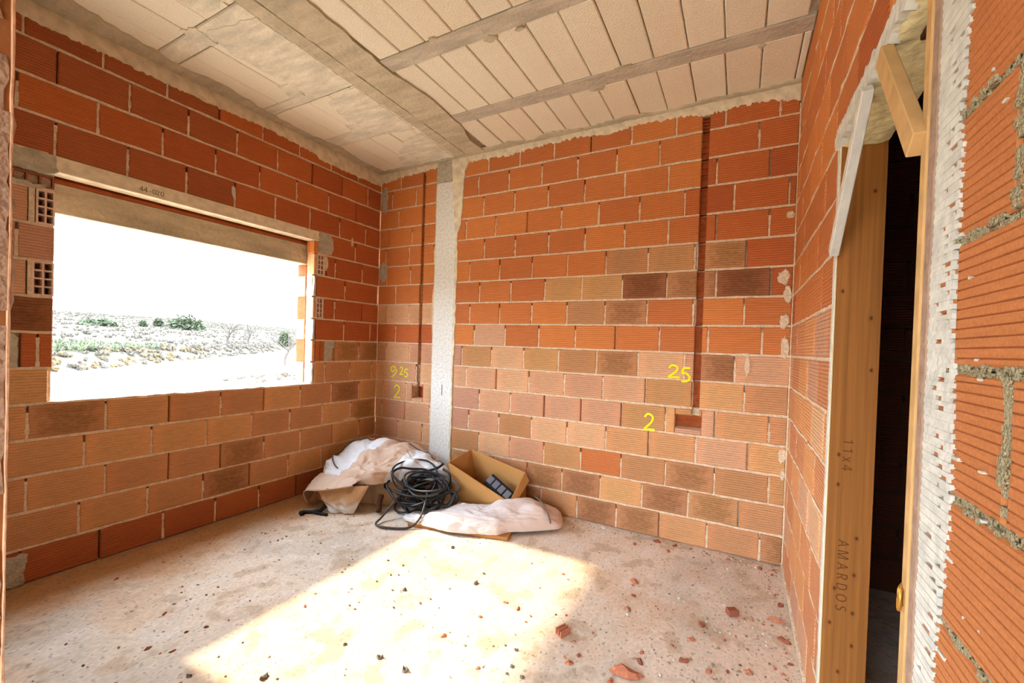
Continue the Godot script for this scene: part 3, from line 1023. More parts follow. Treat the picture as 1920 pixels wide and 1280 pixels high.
# ---------------------------------------------------------------------  the doorway in the right wall
func build_door() -> void:
	var door := MeshInstance3D.new()
	door.name = "door_1"
	door.transform = Transform3D(RIGHT_AXES, Vector3(W, 0, 0))
	add_child(door)
	tag(door, "rough pine door frame without a door, braced at both upper corners", "door frame", "", "structure")
	# left board: its broad face looks along the wall
	var st := begin()
	var d0 := 0.004
	var d1 := -0.118
	box(st, Vector3(1.333, 0, d1), Vector3(1.3595, 2.05, d0))
	# the face with grain and knots
	var fs := begin()
	quad(fs, Vector3(1.36, 0.0, d0 - 0.001), Vector3(1.36, 0.0, d1 + 0.001), Vector3(1.36, 2.05, d1 + 0.001), Vector3(1.36, 2.05, d0 - 0.001), Vector2(0, 1), Vector2(1, 1), Vector2(1, 0), Vector2(0, 0))
	quad(fs, Vector3(1.3595, 0.0, d1), Vector3(1.3595, 0.0, d0), Vector3(1.3595, 2.05, d0), Vector3(1.3595, 2.05, d1), Vector2(1, 1), Vector2(0, 1), Vector2(0, 0), Vector2(1, 0))
	for e in [[d0 - 0.001, 1], [d1 + 0.001, -1]]:
		quad(fs, Vector3(1.335, 0, e[0]), Vector3(1.36, 0, e[0]), Vector3(1.36, 2.05, e[0]), Vector3(1.335, 2.05, e[0]), Vector2(0, 1), Vector2(0.2, 1), Vector2(0.2, 0), Vector2(0, 0))
	door.mesh = chamfer_box(Vector3(1.36, 2.049, d1), Vector3(2.10, 2.075, d0), 0.002)
	door.material_override = M.pale_wood
	obj("jamb", done(st), M.pale_wood, door)
	var face := obj("jamb_face", done(fs), M.wood, door)
	face.set_meta("label", "knotty pine face with stamped letters")
	# stamped letters run down the board, their tops to the right
	var axes := Basis(Vector3(0, -1, 0), Vector3(0, 0, -1), Vector3(1, 0, 0))
	letters(door, "1 1 x 4", 0.026, Transform3D(axes, Vector3(1.3605, 1.015, -0.045)), M.ink)
	letters(door, "A M A R D O S", 0.028, Transform3D(axes, Vector3(1.3605, 0.61, -0.044)), M.ink)
	# right board, seen edge-on, smeared with mortar
	var ps := begin()
	add_chamfer_box(ps, Vector3(2.10, 0, d1), Vector3(2.126, 2.05, 0.010), 0.002)
	obj("jamb", done(ps), M.batten, door)
	obj("mortar_edge", slab(ragged(V([2.112, 0.0, 2.150, 0.0, 2.155, 0.7, 2.150, 1.2, 2.156, 1.75, 2.15, 2.08, 2.118, 2.08, 2.12, 1.1]), 0.03, 0.004, 95), 0.010, 0.004, -0.004), M.old_mortar, door)
	obj("mortar_edge", slab(ragged(V([1.303, 0.0, 1.337, 0.0, 1.337, 2.06, 1.300, 2.10]), 0.025, 0.006, 96), 0.011, 0.004, -0.006), M.plaster, door)
	# yellow foam and mortar squeezed under and over the head
	var us := begin(true)
	var nx := 34
	var nz := 7
	var fn := noise(6.0, 97, 3)
	var P := func(i: int, j: int) -> Vector3:
		var s := lerpf(1.362, 2.098, float(i) / nx)
		var z := lerpf(0.003, d1, float(j) / nz)
		return Vector3(s, 2.047 - 0.012 * absf(fn.get_noise_2d(s * 2.0, z * 5.0)) - (0.006 if j > 0 and j < nz else 0.0), z)
	for i in nx:
		for j in nz:
			quad(us, P.call(i, j), P.call(i, j + 1), P.call(i + 1, j + 1), P.call(i + 1, j))
	obj("head_filler", done(us), M.foam, door).set_meta("label", "crumpled pale yellow filler under the door head")
	obj("head_gap_shade", chamfer_box(Vector3(1.90, 2.028, -0.052), Vector3(1.985, 2.045, -0.036), 0.002), M.slit_shade, door)  # solid dark bar, coloured as the shade of a slit
	obj("mortar_edge", slab(ragged(V([1.32, 2.045, 2.10, 2.045, 2.13, 2.09, 2.10, 2.115, 1.9, 2.105, 1.6, 2.11, 1.36, 2.115, 1.30, 2.10]), 0.02, 0.009, 98), 0.02, 0.006, -0.004), M.plaster, door)
	blob(door, "mortar_lump", Vector2(1.66, 2.05), Vector2(0.05, 0.05), M.cement, 99, 0.02)
	# braces nailed across the upper corners
	plank(door, "brace", Vector2(1.872, 2.03), Vector2(2.107, 1.725), 0.046, 0.004, 0.024, M.batten, "tan wooden corner brace")
	plank(door, "brace", Vector2(1.745, 2.03), Vector2(1.385, 1.685), 0.036, 0.006, 0.026, M.white_batten, "whitewashed wooden corner brace")
	# a bent brass keeper on the right board
	var ks := begin(true)
	add_tube(ks, smooth_line([Vector3(2.085, 0.985, -0.035), Vector3(2.092, 0.965, -0.02), Vector3(2.10, 0.94, 0.003), Vector3(2.108, 0.925, 0.014), Vector3(2.113, 0.90, 0.013)], 6), 0.0036, 8)
	add_tube(ks, smooth_line([Vector3(2.113, 0.93, 0.013), Vector3(2.12, 0.915, 0.016), Vector3(2.117, 0.895, 0.016), Vector3(2.108, 0.892, 0.015), Vector3(2.106, 0.91, 0.015)], 6), 0.0026, 8)
	box(ks, Vector3(2.096, 0.90, -0.02), Vector3(2.100, 0.965, 0.006))
	var keeper := obj("latch_keeper", done(ks), M.brass, self, Transform3D(RIGHT_AXES, Vector3(W, 0, 0)))
	tag(keeper, "small bent brass keeper fixed to the right board of the door frame", "latch")
	# plaster pressed into the combed brick beside the frame
	var cs := begin()
	var rn := noise(3.0, 101, 3)
	var y := 0.02
	var row := 0
	while y < 2.5:
		var groove := row % 2 == 1
		var wide := 2.244 + rn.get_noise_1d(y * 1.3) * 0.025 + (rng.randf_range(-0.010, -0.003) if groove else rng.randf_range(-0.002, 0.004))
		if y < 1.0:
			wide -= 0.012
		if y < 0.82:
			wide -= (0.82 - y) * 0.12
		wide = maxf(wide, 2.185)
		var s := 2.146
		var z := 0.0042 if not groove else 0.0034
		if groove and rng.randf() < 0.7:
			var a := lerpf(2.165, 2.225, rng.randf())
			var b := minf(a + rng.randf_range(0.008, 0.035), wide - 0.006)
			if b > a + 0.004:
				box(cs, Vector3(s, y, -0.004), Vector3(a, y + 0.0076, z))
				s = b
		box(cs, Vector3(s, y, -0.004), Vector3(wide, y + 0.0076, z))
		if not groove and rng.randf() < 0.05:
			box(cs, Vector3(wide, y + 0.001, -0.003), Vector3(wide + rng.randf_range(0.01, 0.04), y + 0.006, 0.003))
		y += 0.00745
		row += 1
	obj("combed_plaster", done(cs), M.plaster, door).set_meta("label", "white plaster strip combed into the brick grooves")
	for k in 14:
		blob(door, "plaster_splash", Vector2(2.28 + rng.randf() * 0.09, rng.randf_range(0.6, 2.0)), Vector2(rng.randf_range(0.004, 0.014), 0.005), M.plaster, 200 + k, 0.002)

func plank(parent: Node3D, called: String, a: Vector2, b: Vector2, w: float, z0: float, t: float, m: Material, label: String) -> void:
	# a board from a to b in the plane of a wall
	var d := b - a
	var xf := Transform3D(Basis(Vector3.BACK, d.angle()), Vector3(a.x, a.y, z0))
	obj(called, chamfer_box(Vector3(0, -w / 2, 0), Vector3(d.length(), w / 2, t), 0.002), m, parent, xf).set_meta("label", label)

# ---------------------------------------------------------------------  the opening the camera stands in
func build_front_and_hall() -> void:
	var st := begin()
	core(st, [0.0, 2.10, 2.132], [-0.06, CEIL + 0.02], -0.12, func(_s, _y): return 0.0)
	var wf := obj("wall_front", done(st), M.cement, self, Transform3D(Basis(Vector3(1, 0, 0), Vector3.UP, Vector3(0, 0, 1)), Vector3(0, 0, 2.975)))
	tag(wf, "end of the front wall at the left edge, brown boards smeared with mortar", "wall", "", "structure")
	# the jamb's face, looking across the opening
	var js := chamfer_box(Vector3(2.13, 0.0, 2.858), Vector3(2.146, 2.9, 2.975), 0.002)
	obj("jamb", js, M.old_board, wf, wf.transform.affine_inverse())
	var fs := Transform3D(Basis(Vector3(0, 0, -1), Vector3.UP, Vector3(1, 0, 0)), Vector3(2.146, 0, 0))
	for q in [[-2.872, 1.55, 0.03, 0.35], [-2.885, 1.98, 0.03, 0.2], [-2.878, 1.72, 0.025, 0.2], [-2.87, 1.2, 0.02, 0.3], [-2.874, 0.8, 0.02, 0.3]]:
		var r := RandomNumberGenerator.new()
		r.seed = int(q[1] * 100)
		obj("mortar_smear", slab(ragged(V([q[0] - q[2] / 2, q[1] - q[3] / 2, q[0] + q[2] / 2, q[1] - q[3] / 2, q[0] + q[2] / 2, q[1] + q[3] / 2, q[0] - q[2] / 2, q[1] + q[3] / 2]), 0.02, 0.006, r.seed), 0.003, 0.002, -0.001), M.old_mortar, wf, wf.transform.affine_inverse() * fs)
	obj("mortar_edge", slab(ragged(V([-2.8625, 0.0, -2.8565, 0.0, -2.8565, 2.9, -2.8625, 2.9]), 0.05, 0.0008, 131), 0.006, 0.002, -0.002), M.jamb_edge, wf, wf.transform.affine_inverse() * fs)

	var hs := begin()  # unseen hall side, added to keep the back light farther off
	box(hs, Vector3(-0.12, -0.06, 2.975), Vector3(0.0, CEIL + 0.02, 5.0))
	tag(obj("wall_hall_added", done(hs), M.render), "unseen side wall added behind the camera to weaken light from there", "wall", "", "structure")
	var es := begin()  # unseen end wall, added so less sky light comes from behind
	core(es, [-0.12, 1.5, 3.3, 6.2], [-0.06, 2.3, CEIL + 0.02], -0.14, func(x: float, y: float) -> float: return 1.0 if x > 1.5 and x < 3.3 and y < 2.3 else 0.0)
	tag(obj("wall_porch_added", done(es), M.render, self, Transform3D(Basis.IDENTITY, Vector3(0, 0, 5.0))), "unseen wall added behind the camera, its opening sized to limit the light", "wall", "", "structure")
	# unseen head and right side, added to narrow the opening for light
	var ds := begin()
	box(ds, Vector3(2.13, 2.3, 2.858), Vector3(W, CEIL + 0.02, 2.975))
	box(ds, Vector3(3.47, 0.0, 2.858), Vector3(W, 2.3, 2.975))
	obj("wall_return_added", done(ds), M.cement, wf, wf.transform.affine_inverse())

# ---------------------------------------------------------------------  the dark store room beyond the door
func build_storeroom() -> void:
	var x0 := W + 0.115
	var wall := wall_at("wall_storeroom", Basis.IDENTITY, Vector3(0, 0, 0.0), "brick wall of the unlit store room beyond the doorway, shade put into its colour")
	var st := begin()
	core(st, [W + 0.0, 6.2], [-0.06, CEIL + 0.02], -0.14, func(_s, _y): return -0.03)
	var tone := func(_k, _s): return "umber_shade"
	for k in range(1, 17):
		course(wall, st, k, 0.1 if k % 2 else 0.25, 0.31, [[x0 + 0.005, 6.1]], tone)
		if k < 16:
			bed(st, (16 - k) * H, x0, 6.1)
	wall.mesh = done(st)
	wall.material_override = M.shade_mortar
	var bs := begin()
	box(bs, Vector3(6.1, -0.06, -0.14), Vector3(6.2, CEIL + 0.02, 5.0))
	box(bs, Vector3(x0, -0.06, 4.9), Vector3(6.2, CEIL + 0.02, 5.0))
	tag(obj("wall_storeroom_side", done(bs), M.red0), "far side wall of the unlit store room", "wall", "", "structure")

# =====================================================================  floor and ceiling
func build_floor() -> void:
	var st := begin(true)
	var n := 60
	var fn := noise(1.6, 141, 3)
	var P := func(i: int, j: int) -> Vector3:
		var x := -0.1 + 3.8 * i / n
		var z := -0.1 + 5.1 * j / n
		return Vector3(x, minf(0.0, fn.get_noise_2d(x, z) * 0.006 - 0.002), z)
	var U := func(p: Vector3) -> Vector2: return Vector2(p.x / 3.8, p.z / 5.7)
	for i in n:
		for j in n:
			var a: Vector3 = P.call(i, j + 1)
			var b: Vector3 = P.call(i + 1, j + 1)
			var c: Vector3 = P.call(i + 1, j)
			var d: Vector3 = P.call(i, j)
			quad(st, a, b, c, d, U.call(a), U.call(b), U.call(c), U.call(d))
	st.set_smooth_group(-1)
	box(st, Vector3(-0.24, -0.25, -0.14), Vector3(6.2, -0.012, 5.0))
	var m: StandardMaterial3D = M.floor
	m.heightmap_enabled = true
	m.heightmap_texture = T.floor
	m.heightmap_scale = 0.3
	tag(obj("floor", done(st), m), "rough cream cement floor with brick dust and grit", "floor", "", "structure")

func build_ceiling() -> void:
	# ceiling axes: local x = x, local y = -z, front downwards
	var st := begin()
	box(st, Vector3(-0.24, CEIL + 0.018, -0.14), Vector3(6.2, CEIL + 0.25, 5.0))
	var c := obj("ceiling", done(st), M.cement)
	tag(c, "unplastered ceiling of cream blocks between concrete joists and a beam", "ceiling", "", "structure")
	var joists := [[-0.08, 0.0], [0.472, 0.588], [1.148, 1.262], [1.828, 1.942], [2.505, 2.62], [3.185, 3.30]]
	var mats := [M.block, M.block2, M.block3, M.block]
	for i in joists.size() - 1:
		var z0: float = maxf(joists[i][1], 0.004) + 0.004
		var z1: float = joists[i + 1][0] - 0.004
		var x := 1.856 - 3 * 0.188
		var off := 0.0 if i % 2 else -0.006
		while x < W - 0.02:
			var a := maxf(x + off + 0.003, 1.31)
			var b := minf(x + off + 0.188 - 0.003, W - 0.004)
			if b - a > 0.03:
				var dz := rng.randf_range(-0.003, 0.002)
				obj("ceiling_block", chamfer_box(Vector3(a, CEIL + dz, z0), Vector3(b, CEIL + 0.06, z1), 0.005), mats[rng.randi() % 4], c)
			x += 0.188
		# blocks between the beam and the window wall
		if i < 5:
			var lz0: float = [0.05, 0.735, 1.245, 1.90, 2.62][i]
			var lz1: float = [0.595, 1.155, 1.775, 2.50, 3.2][i]
			var lx := 0.07
			while lx < 0.93:
				var w := 0.21
				obj("ceiling_block", chamfer_box(Vector3(lx, CEIL + rng.randf_range(-0.003, 0.001), lz0), Vector3(lx + w - 0.004, CEIL + 0.06, lz1), 0.004), mats[1 + rng.randi() % 2], c)
				lx += w
		var js := begin()
		if i > 0:
			add_chamfer_box(js, Vector3(1.30, CEIL - 0.004, joists[i][0]), Vector3(W, CEIL + 0.05, joists[i][1]), 0.004)
			obj("joist", done(js), M.joist, c)
	for q in [[0.60, 0.73], [1.16, 1.24], [1.78, 1.895], [2.505, 2.615]]:
		obj("joist", chamfer_box(Vector3(0.03, CEIL - 0.002, q[0]), Vector3(0.97, CEIL + 0.05, q[1]), 0.006), M.smear, c)
	# flat cast beam, two boards wide, with a ragged edge on the block side
	var D := Transform3D(Basis(Vector3(1, 0, 0), Vector3(0, 0, -1), Vector3(0, -1, 0)), Vector3(0, CEIL, 0))
	D.basis = Basis(Vector3(1, 0, 0), Vector3(0, 0, 1), Vector3(0, -1, 0))
	obj("beam", slab(ragged(V([1.08, 0.0, 1.27, 0.0, 1.26, 0.25, 1.33, 0.45, 1.345, 0.9, 1.30, 1.15, 1.32, 1.6, 1.345, 2.2, 1.33, 3.3, 1.085, 3.3]), 0.045, 0.007, 151), 0.043, 0.004, -0.03), M.concrete, c, D).set_meta("label", "wide flat cast concrete beam")
	obj("beam", slab(ragged(V([0.955, 0.0, 1.075, 0.0, 1.078, 3.3, 0.965, 3.3, 0.975, 1.9, 0.96, 1.2, 0.97, 0.7]), 0.06, 0.003, 152), 0.038, 0.004, -0.03), M.concrete, c, D)
	# smears and fillets of mortar on the ceiling
	var smears := [
		[0.50, 0.62, 0.95, 0.55, 0.955, 1.15, 0.62, 1.10, 0.56, 0.95],
		[0.56, 1.24, 0.965, 1.22, 0.97, 1.80, 0.60, 1.86, 0.52, 1.70],
		[0.30, 0.03, 0.95, 0.02, 0.95, 0.50, 0.74, 0.45, 0.52, 0.30],
		[0.70, 1.92, 0.97, 1.92, 0.97, 2.5, 0.80, 2.45]]
	for k in smears.size():
		obj("mortar_smear", slab(ragged(V(smears[k]), 0.035, 0.010, 160 + k), 0.006, 0.006, -0.002), M.smear, c, D)
	for k in 5:
		var zz := 0.15 + k * 0.55
		obj("mortar_smear", slab(ragged(V([0.42, zz, 0.55, zz - 0.03, 0.58, zz + 0.10, 0.47, zz + 0.13]), 0.02, 0.008, 170 + k), 0.006, 0.004, -0.002), M.smear, c, D)
	obj("mortar_fillet", slab(ragged(V([0.0, 0.0, 0.10, 0.0, 0.07, 0.3, 0.12, 0.6, 0.07, 0.9, 0.10, 1.25, 0.15, 1.55, 0.11, 1.75, 0.17, 2.1, 0.22, 2.4, 0.19, 2.86, 0.0, 2.86]), 0.035, 0.012, 180), 0.013, 0.006, -0.002), M.concrete, c, D)
	obj("mortar_fillet", slab(ragged(V([0.0, 0.0, W, 0.0, W, 0.05, 3.3, 0.035, 3.05, 0.05, 2.75, 0.02, 2.5, 0.07, 2.2, 0.03, 1.9, 0.09, 1.72, 0.03, 1.55, 0.08, 1.2, 0.06, 0.9, 0.04, 0.4, 0.06, 0.0, 0.05]), 0.03, 0.010, 181), 0.013, 0.006, -0.002), M.concrete, c, D)
	for q in [[2.02, 1.14, 0.10, 0.07], [1.72, 1.275, 0.07, 0.04], [2.20, 1.135, 0.06, 0.03], [2.62, 0.60, 0.12, 0.03], [2.42, 0.46, 0.12, 0.05], [3.35, 0.455, 0.05, 0.03]]:
		var r := RandomNumberGenerator.new()
		r.seed = int(q[0] * 100)
		var pts := PackedVector2Array()
		for k in 12:
			pts.append(Vector2(q[0], q[1]) + Vector2(cos(TAU * k / 12), sin(TAU * k / 12)) * Vector2(q[2], q[3]) * 0.5 * r.randf_range(0.75, 1.1))
		obj("mortar_lump", slab(pts, 0.012, 0.008, -0.002), M.concrete, c, D)

# =====================================================================  outside
func build_outside() -> void:
	var st := begin()
	quad(st, Vector3(-60, -0.62, 60), Vector3(60, -0.62, 60), Vector3(60, -0.62, -60), Vector3(-60, -0.62, -60))
	tag(obj("ground", done(st), M.ground), "bare sandy ground round the house", "ground", "", "structure")
	# road in front of the window
	var rs := begin()
	quad(rs, Vector3(-22.5, -0.5, -2.5), Vector3(-0.3, -0.5, 24), Vector3(-0.3, -0.5, -60), Vector3(-95, -0.5, -75))
	quad(rs, Vector3(-45, -0.5, 19), Vector3(-0.3, -0.5, 60), Vector3(-0.3, -0.5, 24), Vector3(-22.5, -0.5, -2.5))
	tag(obj("road", done(rs), M.road), "white glaring dirt road outside the window", "road", "", "structure")
	# hillside: a along the bank, u away from the house
	var p0 := Vector3(-22.5, -0.5, -3.3)
	var da := Vector3(-0.717, 0, -0.697)
	var du := Vector3(-0.697, 0, 0.717)
	var hn := noise(0.05, 191, 4)
	var hn2 := noise(0.4, 192, 3)
	var hill := func(a: float, u: float) -> Vector3:
		var p := p0 + da * a + du * u
		p.y = -0.52 + 0.75 * smoothstep(0.0, 1.6, u) + 0.045 * maxf(u, 0) + 0.022 * maxf(a - 25, 0) * smoothstep(0, 12, u) + hn.get_noise_2d(a, u) * 0.5 * smoothstep(0, 10, u) + hn2.get_noise_2d(a, u) * 0.12
		return p
	var hs := begin(true)
	var na := 90
	var nu := 40
	var aa := func(i: int) -> float: return -45.0 + 345.0 * pow(float(i) / na, 1.6)
	var uu := func(j: int) -> float: return -0.4 + 130.0 * pow(float(j) / nu, 1.9)
	for i in na:
		for j in nu:
			quad(hs, hill.call(aa.call(i + 1), uu.call(j)), hill.call(aa.call(i), uu.call(j)), hill.call(aa.call(i), uu.call(j + 1)), hill.call(aa.call(i + 1), uu.call(j + 1)))
	tag(obj("hillside", done(hs), M.scrubland), "dry scrub-covered hillside rising beyond the road", "hill", "", "structure")
	# dry-stone bank along the road
	var bank := holder("stone_bank", p0)
	tag(bank, "low bank of loose ochre and grey field stones along the far edge of the road", "stone wall")
	var stones: Array = []
	for k in 4:
		stones.append(rock_mesh(0.5, 300 + k, 0.28))
	for k in 260:
		var a := -2.0 + 44.0 * pow(rng.randf(), 1.2)
		var u := rng.randf_range(-0.1, 1.5)
		var p: Vector3 = hill.call(a, u)
		var s := rng.randf_range(0.3, 0.75) * (0.75 + a * 0.012)
		obj("stone", stones[k % 4], M.stone2 if a < 18 and rng.randf() < 0.7 else M.stone, bank, Transform3D(Basis.from_euler(Vector3(rng.randf() * 6, rng.randf() * 6, rng.randf() * 6)).scaled(Vector3.ONE * s), p - p0 + Vector3(0, 0.08, 0)))
	# low scrub, nobody could count it
	var tuft := tuft_mesh(401)
	for kind in 2:
		var mm := MultiMesh.new()
		mm.transform_format = MultiMesh.TRANSFORM_3D
		mm.mesh = tuft
		mm.instance_count = 6500 if kind == 0 else 900
		for k in mm.instance_count:
			var a := -10.0 + 230.0 * pow(rng.randf(), 1.5)
			var u := 1.0 + 100.0 * pow(rng.randf(), 1.6)
			if kind == 1:
				a = rng.randf_range(-4.0, 14.0)
				u = rng.randf_range(1.5, 10.0)
			var s := rng.randf_range(0.2, 0.55) * (1.0 + u * 0.012)
			mm.set_instance_transform(k, Transform3D(Basis(Vector3.UP, rng.randf() * TAU).scaled(Vector3(s, s * rng.randf_range(0.5, 0.9), s)), hill.call(a, u)))
		var mi := MultiMeshInstance3D.new()
		mi.name = "scrub" if kind == 0 else "green_grass"
		mi.multimesh = mm
		mi.material_override = M.leaf2 if kind == 0 else M.grass
		add_child(mi, true)
		tag(mi, "dry grey-brown scrub scattered over the hillside" if kind == 0 else "pale green tall grass behind the stone bank, left of the view", "scrub" if kind == 0 else "grass", "", "stuff")
	# bushes and trees on the skyline: pixel directions from the camera, at a distance
	var eye := Vector3(3.296, 1.344, 3.09)
	var spots := [[0.434, 90.0, 6.0, 3.4, "round_bush", "wide dark green bush on the skyline, largest of the hilltop bushes"], [0.388, 98.0, 1.7, 1.7, "round_bush", "small grey bush on the skyline just left of the wide dark one"], [0.364, 95.0, 1.3, 1.3, "round_bush", "tiny dark bush on the skyline, leftmost of the three close together"], [0.302, 85.0, 5.0, 1.1, "round_bush", "low green mound of scrub on the skyline at the left of the opening"], [0.642, 60.0, 1.9, 3.0, "round_bush", "upright pale green bush on the skyline near the right reveal"]]
	for b in spots:
		var t: float = b[1]
		var p := Vector3(eye.x - t, 0, eye.z - b[0] * t)
		var rel := p - p0
		p.y = hill.call(rel.dot(da), rel.dot(du)).y
		var bush := holder(b[4], p)
		tag(bush, b[5], "bush", "bushes on the skyline")
		bush_parts(bush, b[2], b[3], int(t * 10 + b[2] * 7))
	for b in [[0.5555, 52.0, 2.6, "bare dark tree on the hillside, farther of the two thin bare trees"], [0.512, 46.0, 2.7, "thin bare tree on the hillside above the stone bank"], [0.645, 26.0, 2.3, "bare forked tree beside the road, nearest the window"]]:
		var t: float = b[1]
		var p := Vector3(eye.x - t, 0, eye.z - b[0] * t)
		var rel := p - p0
		var u := rel.dot(du)
		p.y = hill.call(rel.dot(da), u).y if u > 0 else -0.5
		var tree := holder("bare_tree", p)
		tag(tree, b[3], "tree", "bare trees outside the window")
		tree_parts(tree, b[2], int(t))
	# heap of broken bricks and clods by the near tree
	var heap := holder("rubble_heap", Vector3(-13.6, -0.5, -7.8))
	tag(heap, "heap of grey clods and broken bricks beside the road, near the right reveal", "rubble")
	for k in 46:
		var r := pow(rng.randf(), 0.6) * 1.9
		var an := rng.randf() * TAU
		var s := rng.randf_range(0.2, 0.5)
		obj("clod", stones[k % 4], M.stone if k % 5 else M.shard, heap, Transform3D(Basis.from_euler(Vector3(rng.randf() * 6, rng.randf() * 6, 0)).scaled(Vector3(s, s * 0.7, s)), Vector3(cos(an) * r * 1.4, maxf(0.05, 0.34 - r * 0.16), sin(an) * r)))

func rock_mesh(size: float, sd: int, rough: float, seg := 7) -> ArrayMesh:
	var n := noise(1.3, sd, 2)
	var st := begin()
	var P := func(i: int, j: int) -> Vector3:
		var th := PI * j / seg
		var ph := TAU * (i % (seg + 2)) / (seg + 2)
		var d := Vector3(sin(th) * cos(ph), cos(th), sin(th) * sin(ph))
		return d * size * 0.5 * (1.0 + n.get_noise_3d(d.x * 1.5, d.y * 1.5, d.z * 1.5) * rough * 3.0)
	for i in seg + 2:
		for j in seg:
			quad(st, P.call(i + 1, j), P.call(i + 1, j + 1), P.call(i, j + 1), P.call(i, j))
	return done(st)

func tuft_mesh(sd: int) -> ArrayMesh:
	var r := RandomNumberGenerator.new()
	r.seed = sd
	var st := begin()
	for k in 26:
		var a := r.randf() * TAU
		var lean := r.randf_range(0.1, 0.8)
		var h := r.randf_range(0.4, 1.0)
		var root := Vector3(cos(a), 0, sin(a)) * r.randf() * 0.25
		var tip := root + Vector3(cos(a) * lean, h, sin(a) * lean)
		var s := Vector3(-sin(a), 0, cos(a)) * 0.05
		var m := root.lerp(tip, 0.55) + Vector3(0, 0.08, 0)
		quad(st, root - s, root + s, m + s, m - s)
		tri(st, m - s, m + s, tip)
	return done(st)

func bush_parts(o: Node3D, w: float, h: float, sd: int) -> void:
	var r := RandomNumberGenerator.new()
	r.seed = sd
	var ts := begin(true)
	for k in 3:
		add_tube(ts, smooth_line([Vector3(0, -0.2, 0), Vector3(r.randf_range(-0.1, 0.1), h * 0.25, 0.05), Vector3(r.randf_range(-0.3, 0.3) * w, h * 0.6, r.randf_range(-0.2, 0.2) * w)], 4), 0.06, 5)
	obj("stem", done(ts), M.bark, o)
	var st := begin()
	for k in 900:
		var d := Vector3(r.randfn(), absf(r.randfn()) * 0.9, r.randfn()).normalized() * pow(r.randf(), 0.4)
		var lump := 0.8 + 0.25 * sin(d.x * 9.0 + sd) * cos(d.z * 7.0)
		var p := Vector3(d.x * w * 0.5, 0.1 * h + d.y * h * 0.9, d.z * w * 0.45) * Vector3(1, lump, 1)
		var b := Basis.from_euler(Vector3(r.randf() * 6, r.randf() * 6, r.randf() * 6))
		var s := 0.16 + 0.02 * w
		quad(st, p + b * Vector3(-s, -s * 0.4, 0), p + b * Vector3(s, -s * 0.4, 0), p + b * Vector3(s, s * 0.4, 0), p + b * Vector3(-s, s * 0.4, 0))
	var fo := obj("foliage", done(st), M.leaf, o)
	fo.set_meta("kind", "stuff")

func tree_parts(o: Node3D, h: float, sd: int) -> void:
	var r := RandomNumberGenerator.new()
	r.seed = sd
	var ts := begin(true)
	var fork := Vector3(0.12 * h, h * 0.42, 0.0)
	add_tube(ts, smooth_line([Vector3(0, -0.2, 0), Vector3(-0.03 * h, h * 0.2, 0), fork], 5), 0.035 * h, 7)
	obj("trunk", done(ts), M.bark, o)
	for k in 7:
		var bs := begin(true)
		var a := r.randf() * TAU
		var out := r.randf_range(0.3, 0.62) * h
		var tip := fork + Vector3(cos(a) * out, h * r.randf_range(0.25, 0.58), sin(a) * out)
		var mid := fork.lerp(tip, 0.5) + Vector3(r.randf_range(-0.06, 0.06), 0.03, r.randf_range(-0.06, 0.06)) * h
		var line := smooth_line([fork, mid, tip], 5)
		add_tube(bs, line, 0.013 * h, 5)
		for q in 5:
			var root: Vector3 = line[3 + q]
			var tw := root + Vector3(r.randfn(), absf(r.randfn()) + 0.4, r.randfn()) * 0.11 * h
			add_tube(bs, PackedVector3Array([root, root.lerp(tw, 0.5) + Vector3(0, 0.02, 0), tw]), 0.005 * h, 4)
		obj("branch", done(bs), M.bark, o)

# =====================================================================  the heap in the corner
# A filled or crumpled sack lying on the floor: a polar skin over its plan outline. height.call(p) is the height over the plan, tint.call(p, y) the colour.
var skin: Array = []

func sack_mesh(outline: Array, center: Vector2, base: float, height: Callable, tint: Callable, sd: int, fold := 0.02, rings := 46, around := 170) -> ArrayMesh:
	var pts: Array = []
	for q in outline:
		pts.append(Vector3(q[0], 0, q[1]))
	var rim := smooth_line(pts, 12, true)
	var n1 := noise(3.1, sd, 2, FastNoiseLite.TYPE_CELLULAR)
	n1.cellular_return_type = FastNoiseLite.RETURN_DISTANCE
	n1.domain_warp_enabled = true
	n1.domain_warp_amplitude = 0.12
	n1.domain_warp_frequency = 3.0
	var n2 := noise(5.0, sd + 1, 3, FastNoiseLite.TYPE_SIMPLEX)
	n2.fractal_type = FastNoiseLite.FRACTAL_RIDGED
	var grid: Array = []
	var cols: Array = []
	for j in rings + 1:
		var t := float(j) / rings
		var row := PackedVector3Array()
		var cr: Array = []
		for i in around:
			var w := rim[int(float(i) / around * rim.size())]
			var q := center.lerp(Vector2(w.x, w.z), 1.0 - pow(1.0 - t, 1.25))
			var side := sqrt(maxf(0.0, 1.0 - pow(t, 3.2)))
			var cr_ := (n1.get_noise_2d(q.x, q.y + t * 0.3) + 0.55) * fold * 2.2 + n2.get_noise_2d(q.x * 0.8, q.y * 0.8 + t * 0.3) * fold * 0.42
			var y: float = base + height.call(q) * side + cr_ * minf(1.0, side * 1.6) * (1.0 if t < 0.97 else 0.0)
			var push := (Vector2(w.x, w.z) - center).normalized() * (cr_ * t * 0.8)
			row.append(Vector3(q.x + push.x, maxf(y, base), q.y + push.y))
			cr.append(tint.call(q, y))
		grid.append(row)
		cols.append(cr)
	skin = grid
	var st := begin(true)
	for j in rings:
		for i in around:
			var k := (i + 1) % around
			for v in [[j, i], [j, k], [j + 1, k], [j, i], [j + 1, k], [j + 1, i]]:
				st.set_color(cols[v[0]][v[1]])
				st.add_vertex(grid[v[0]][v[1]])
	return done(st)

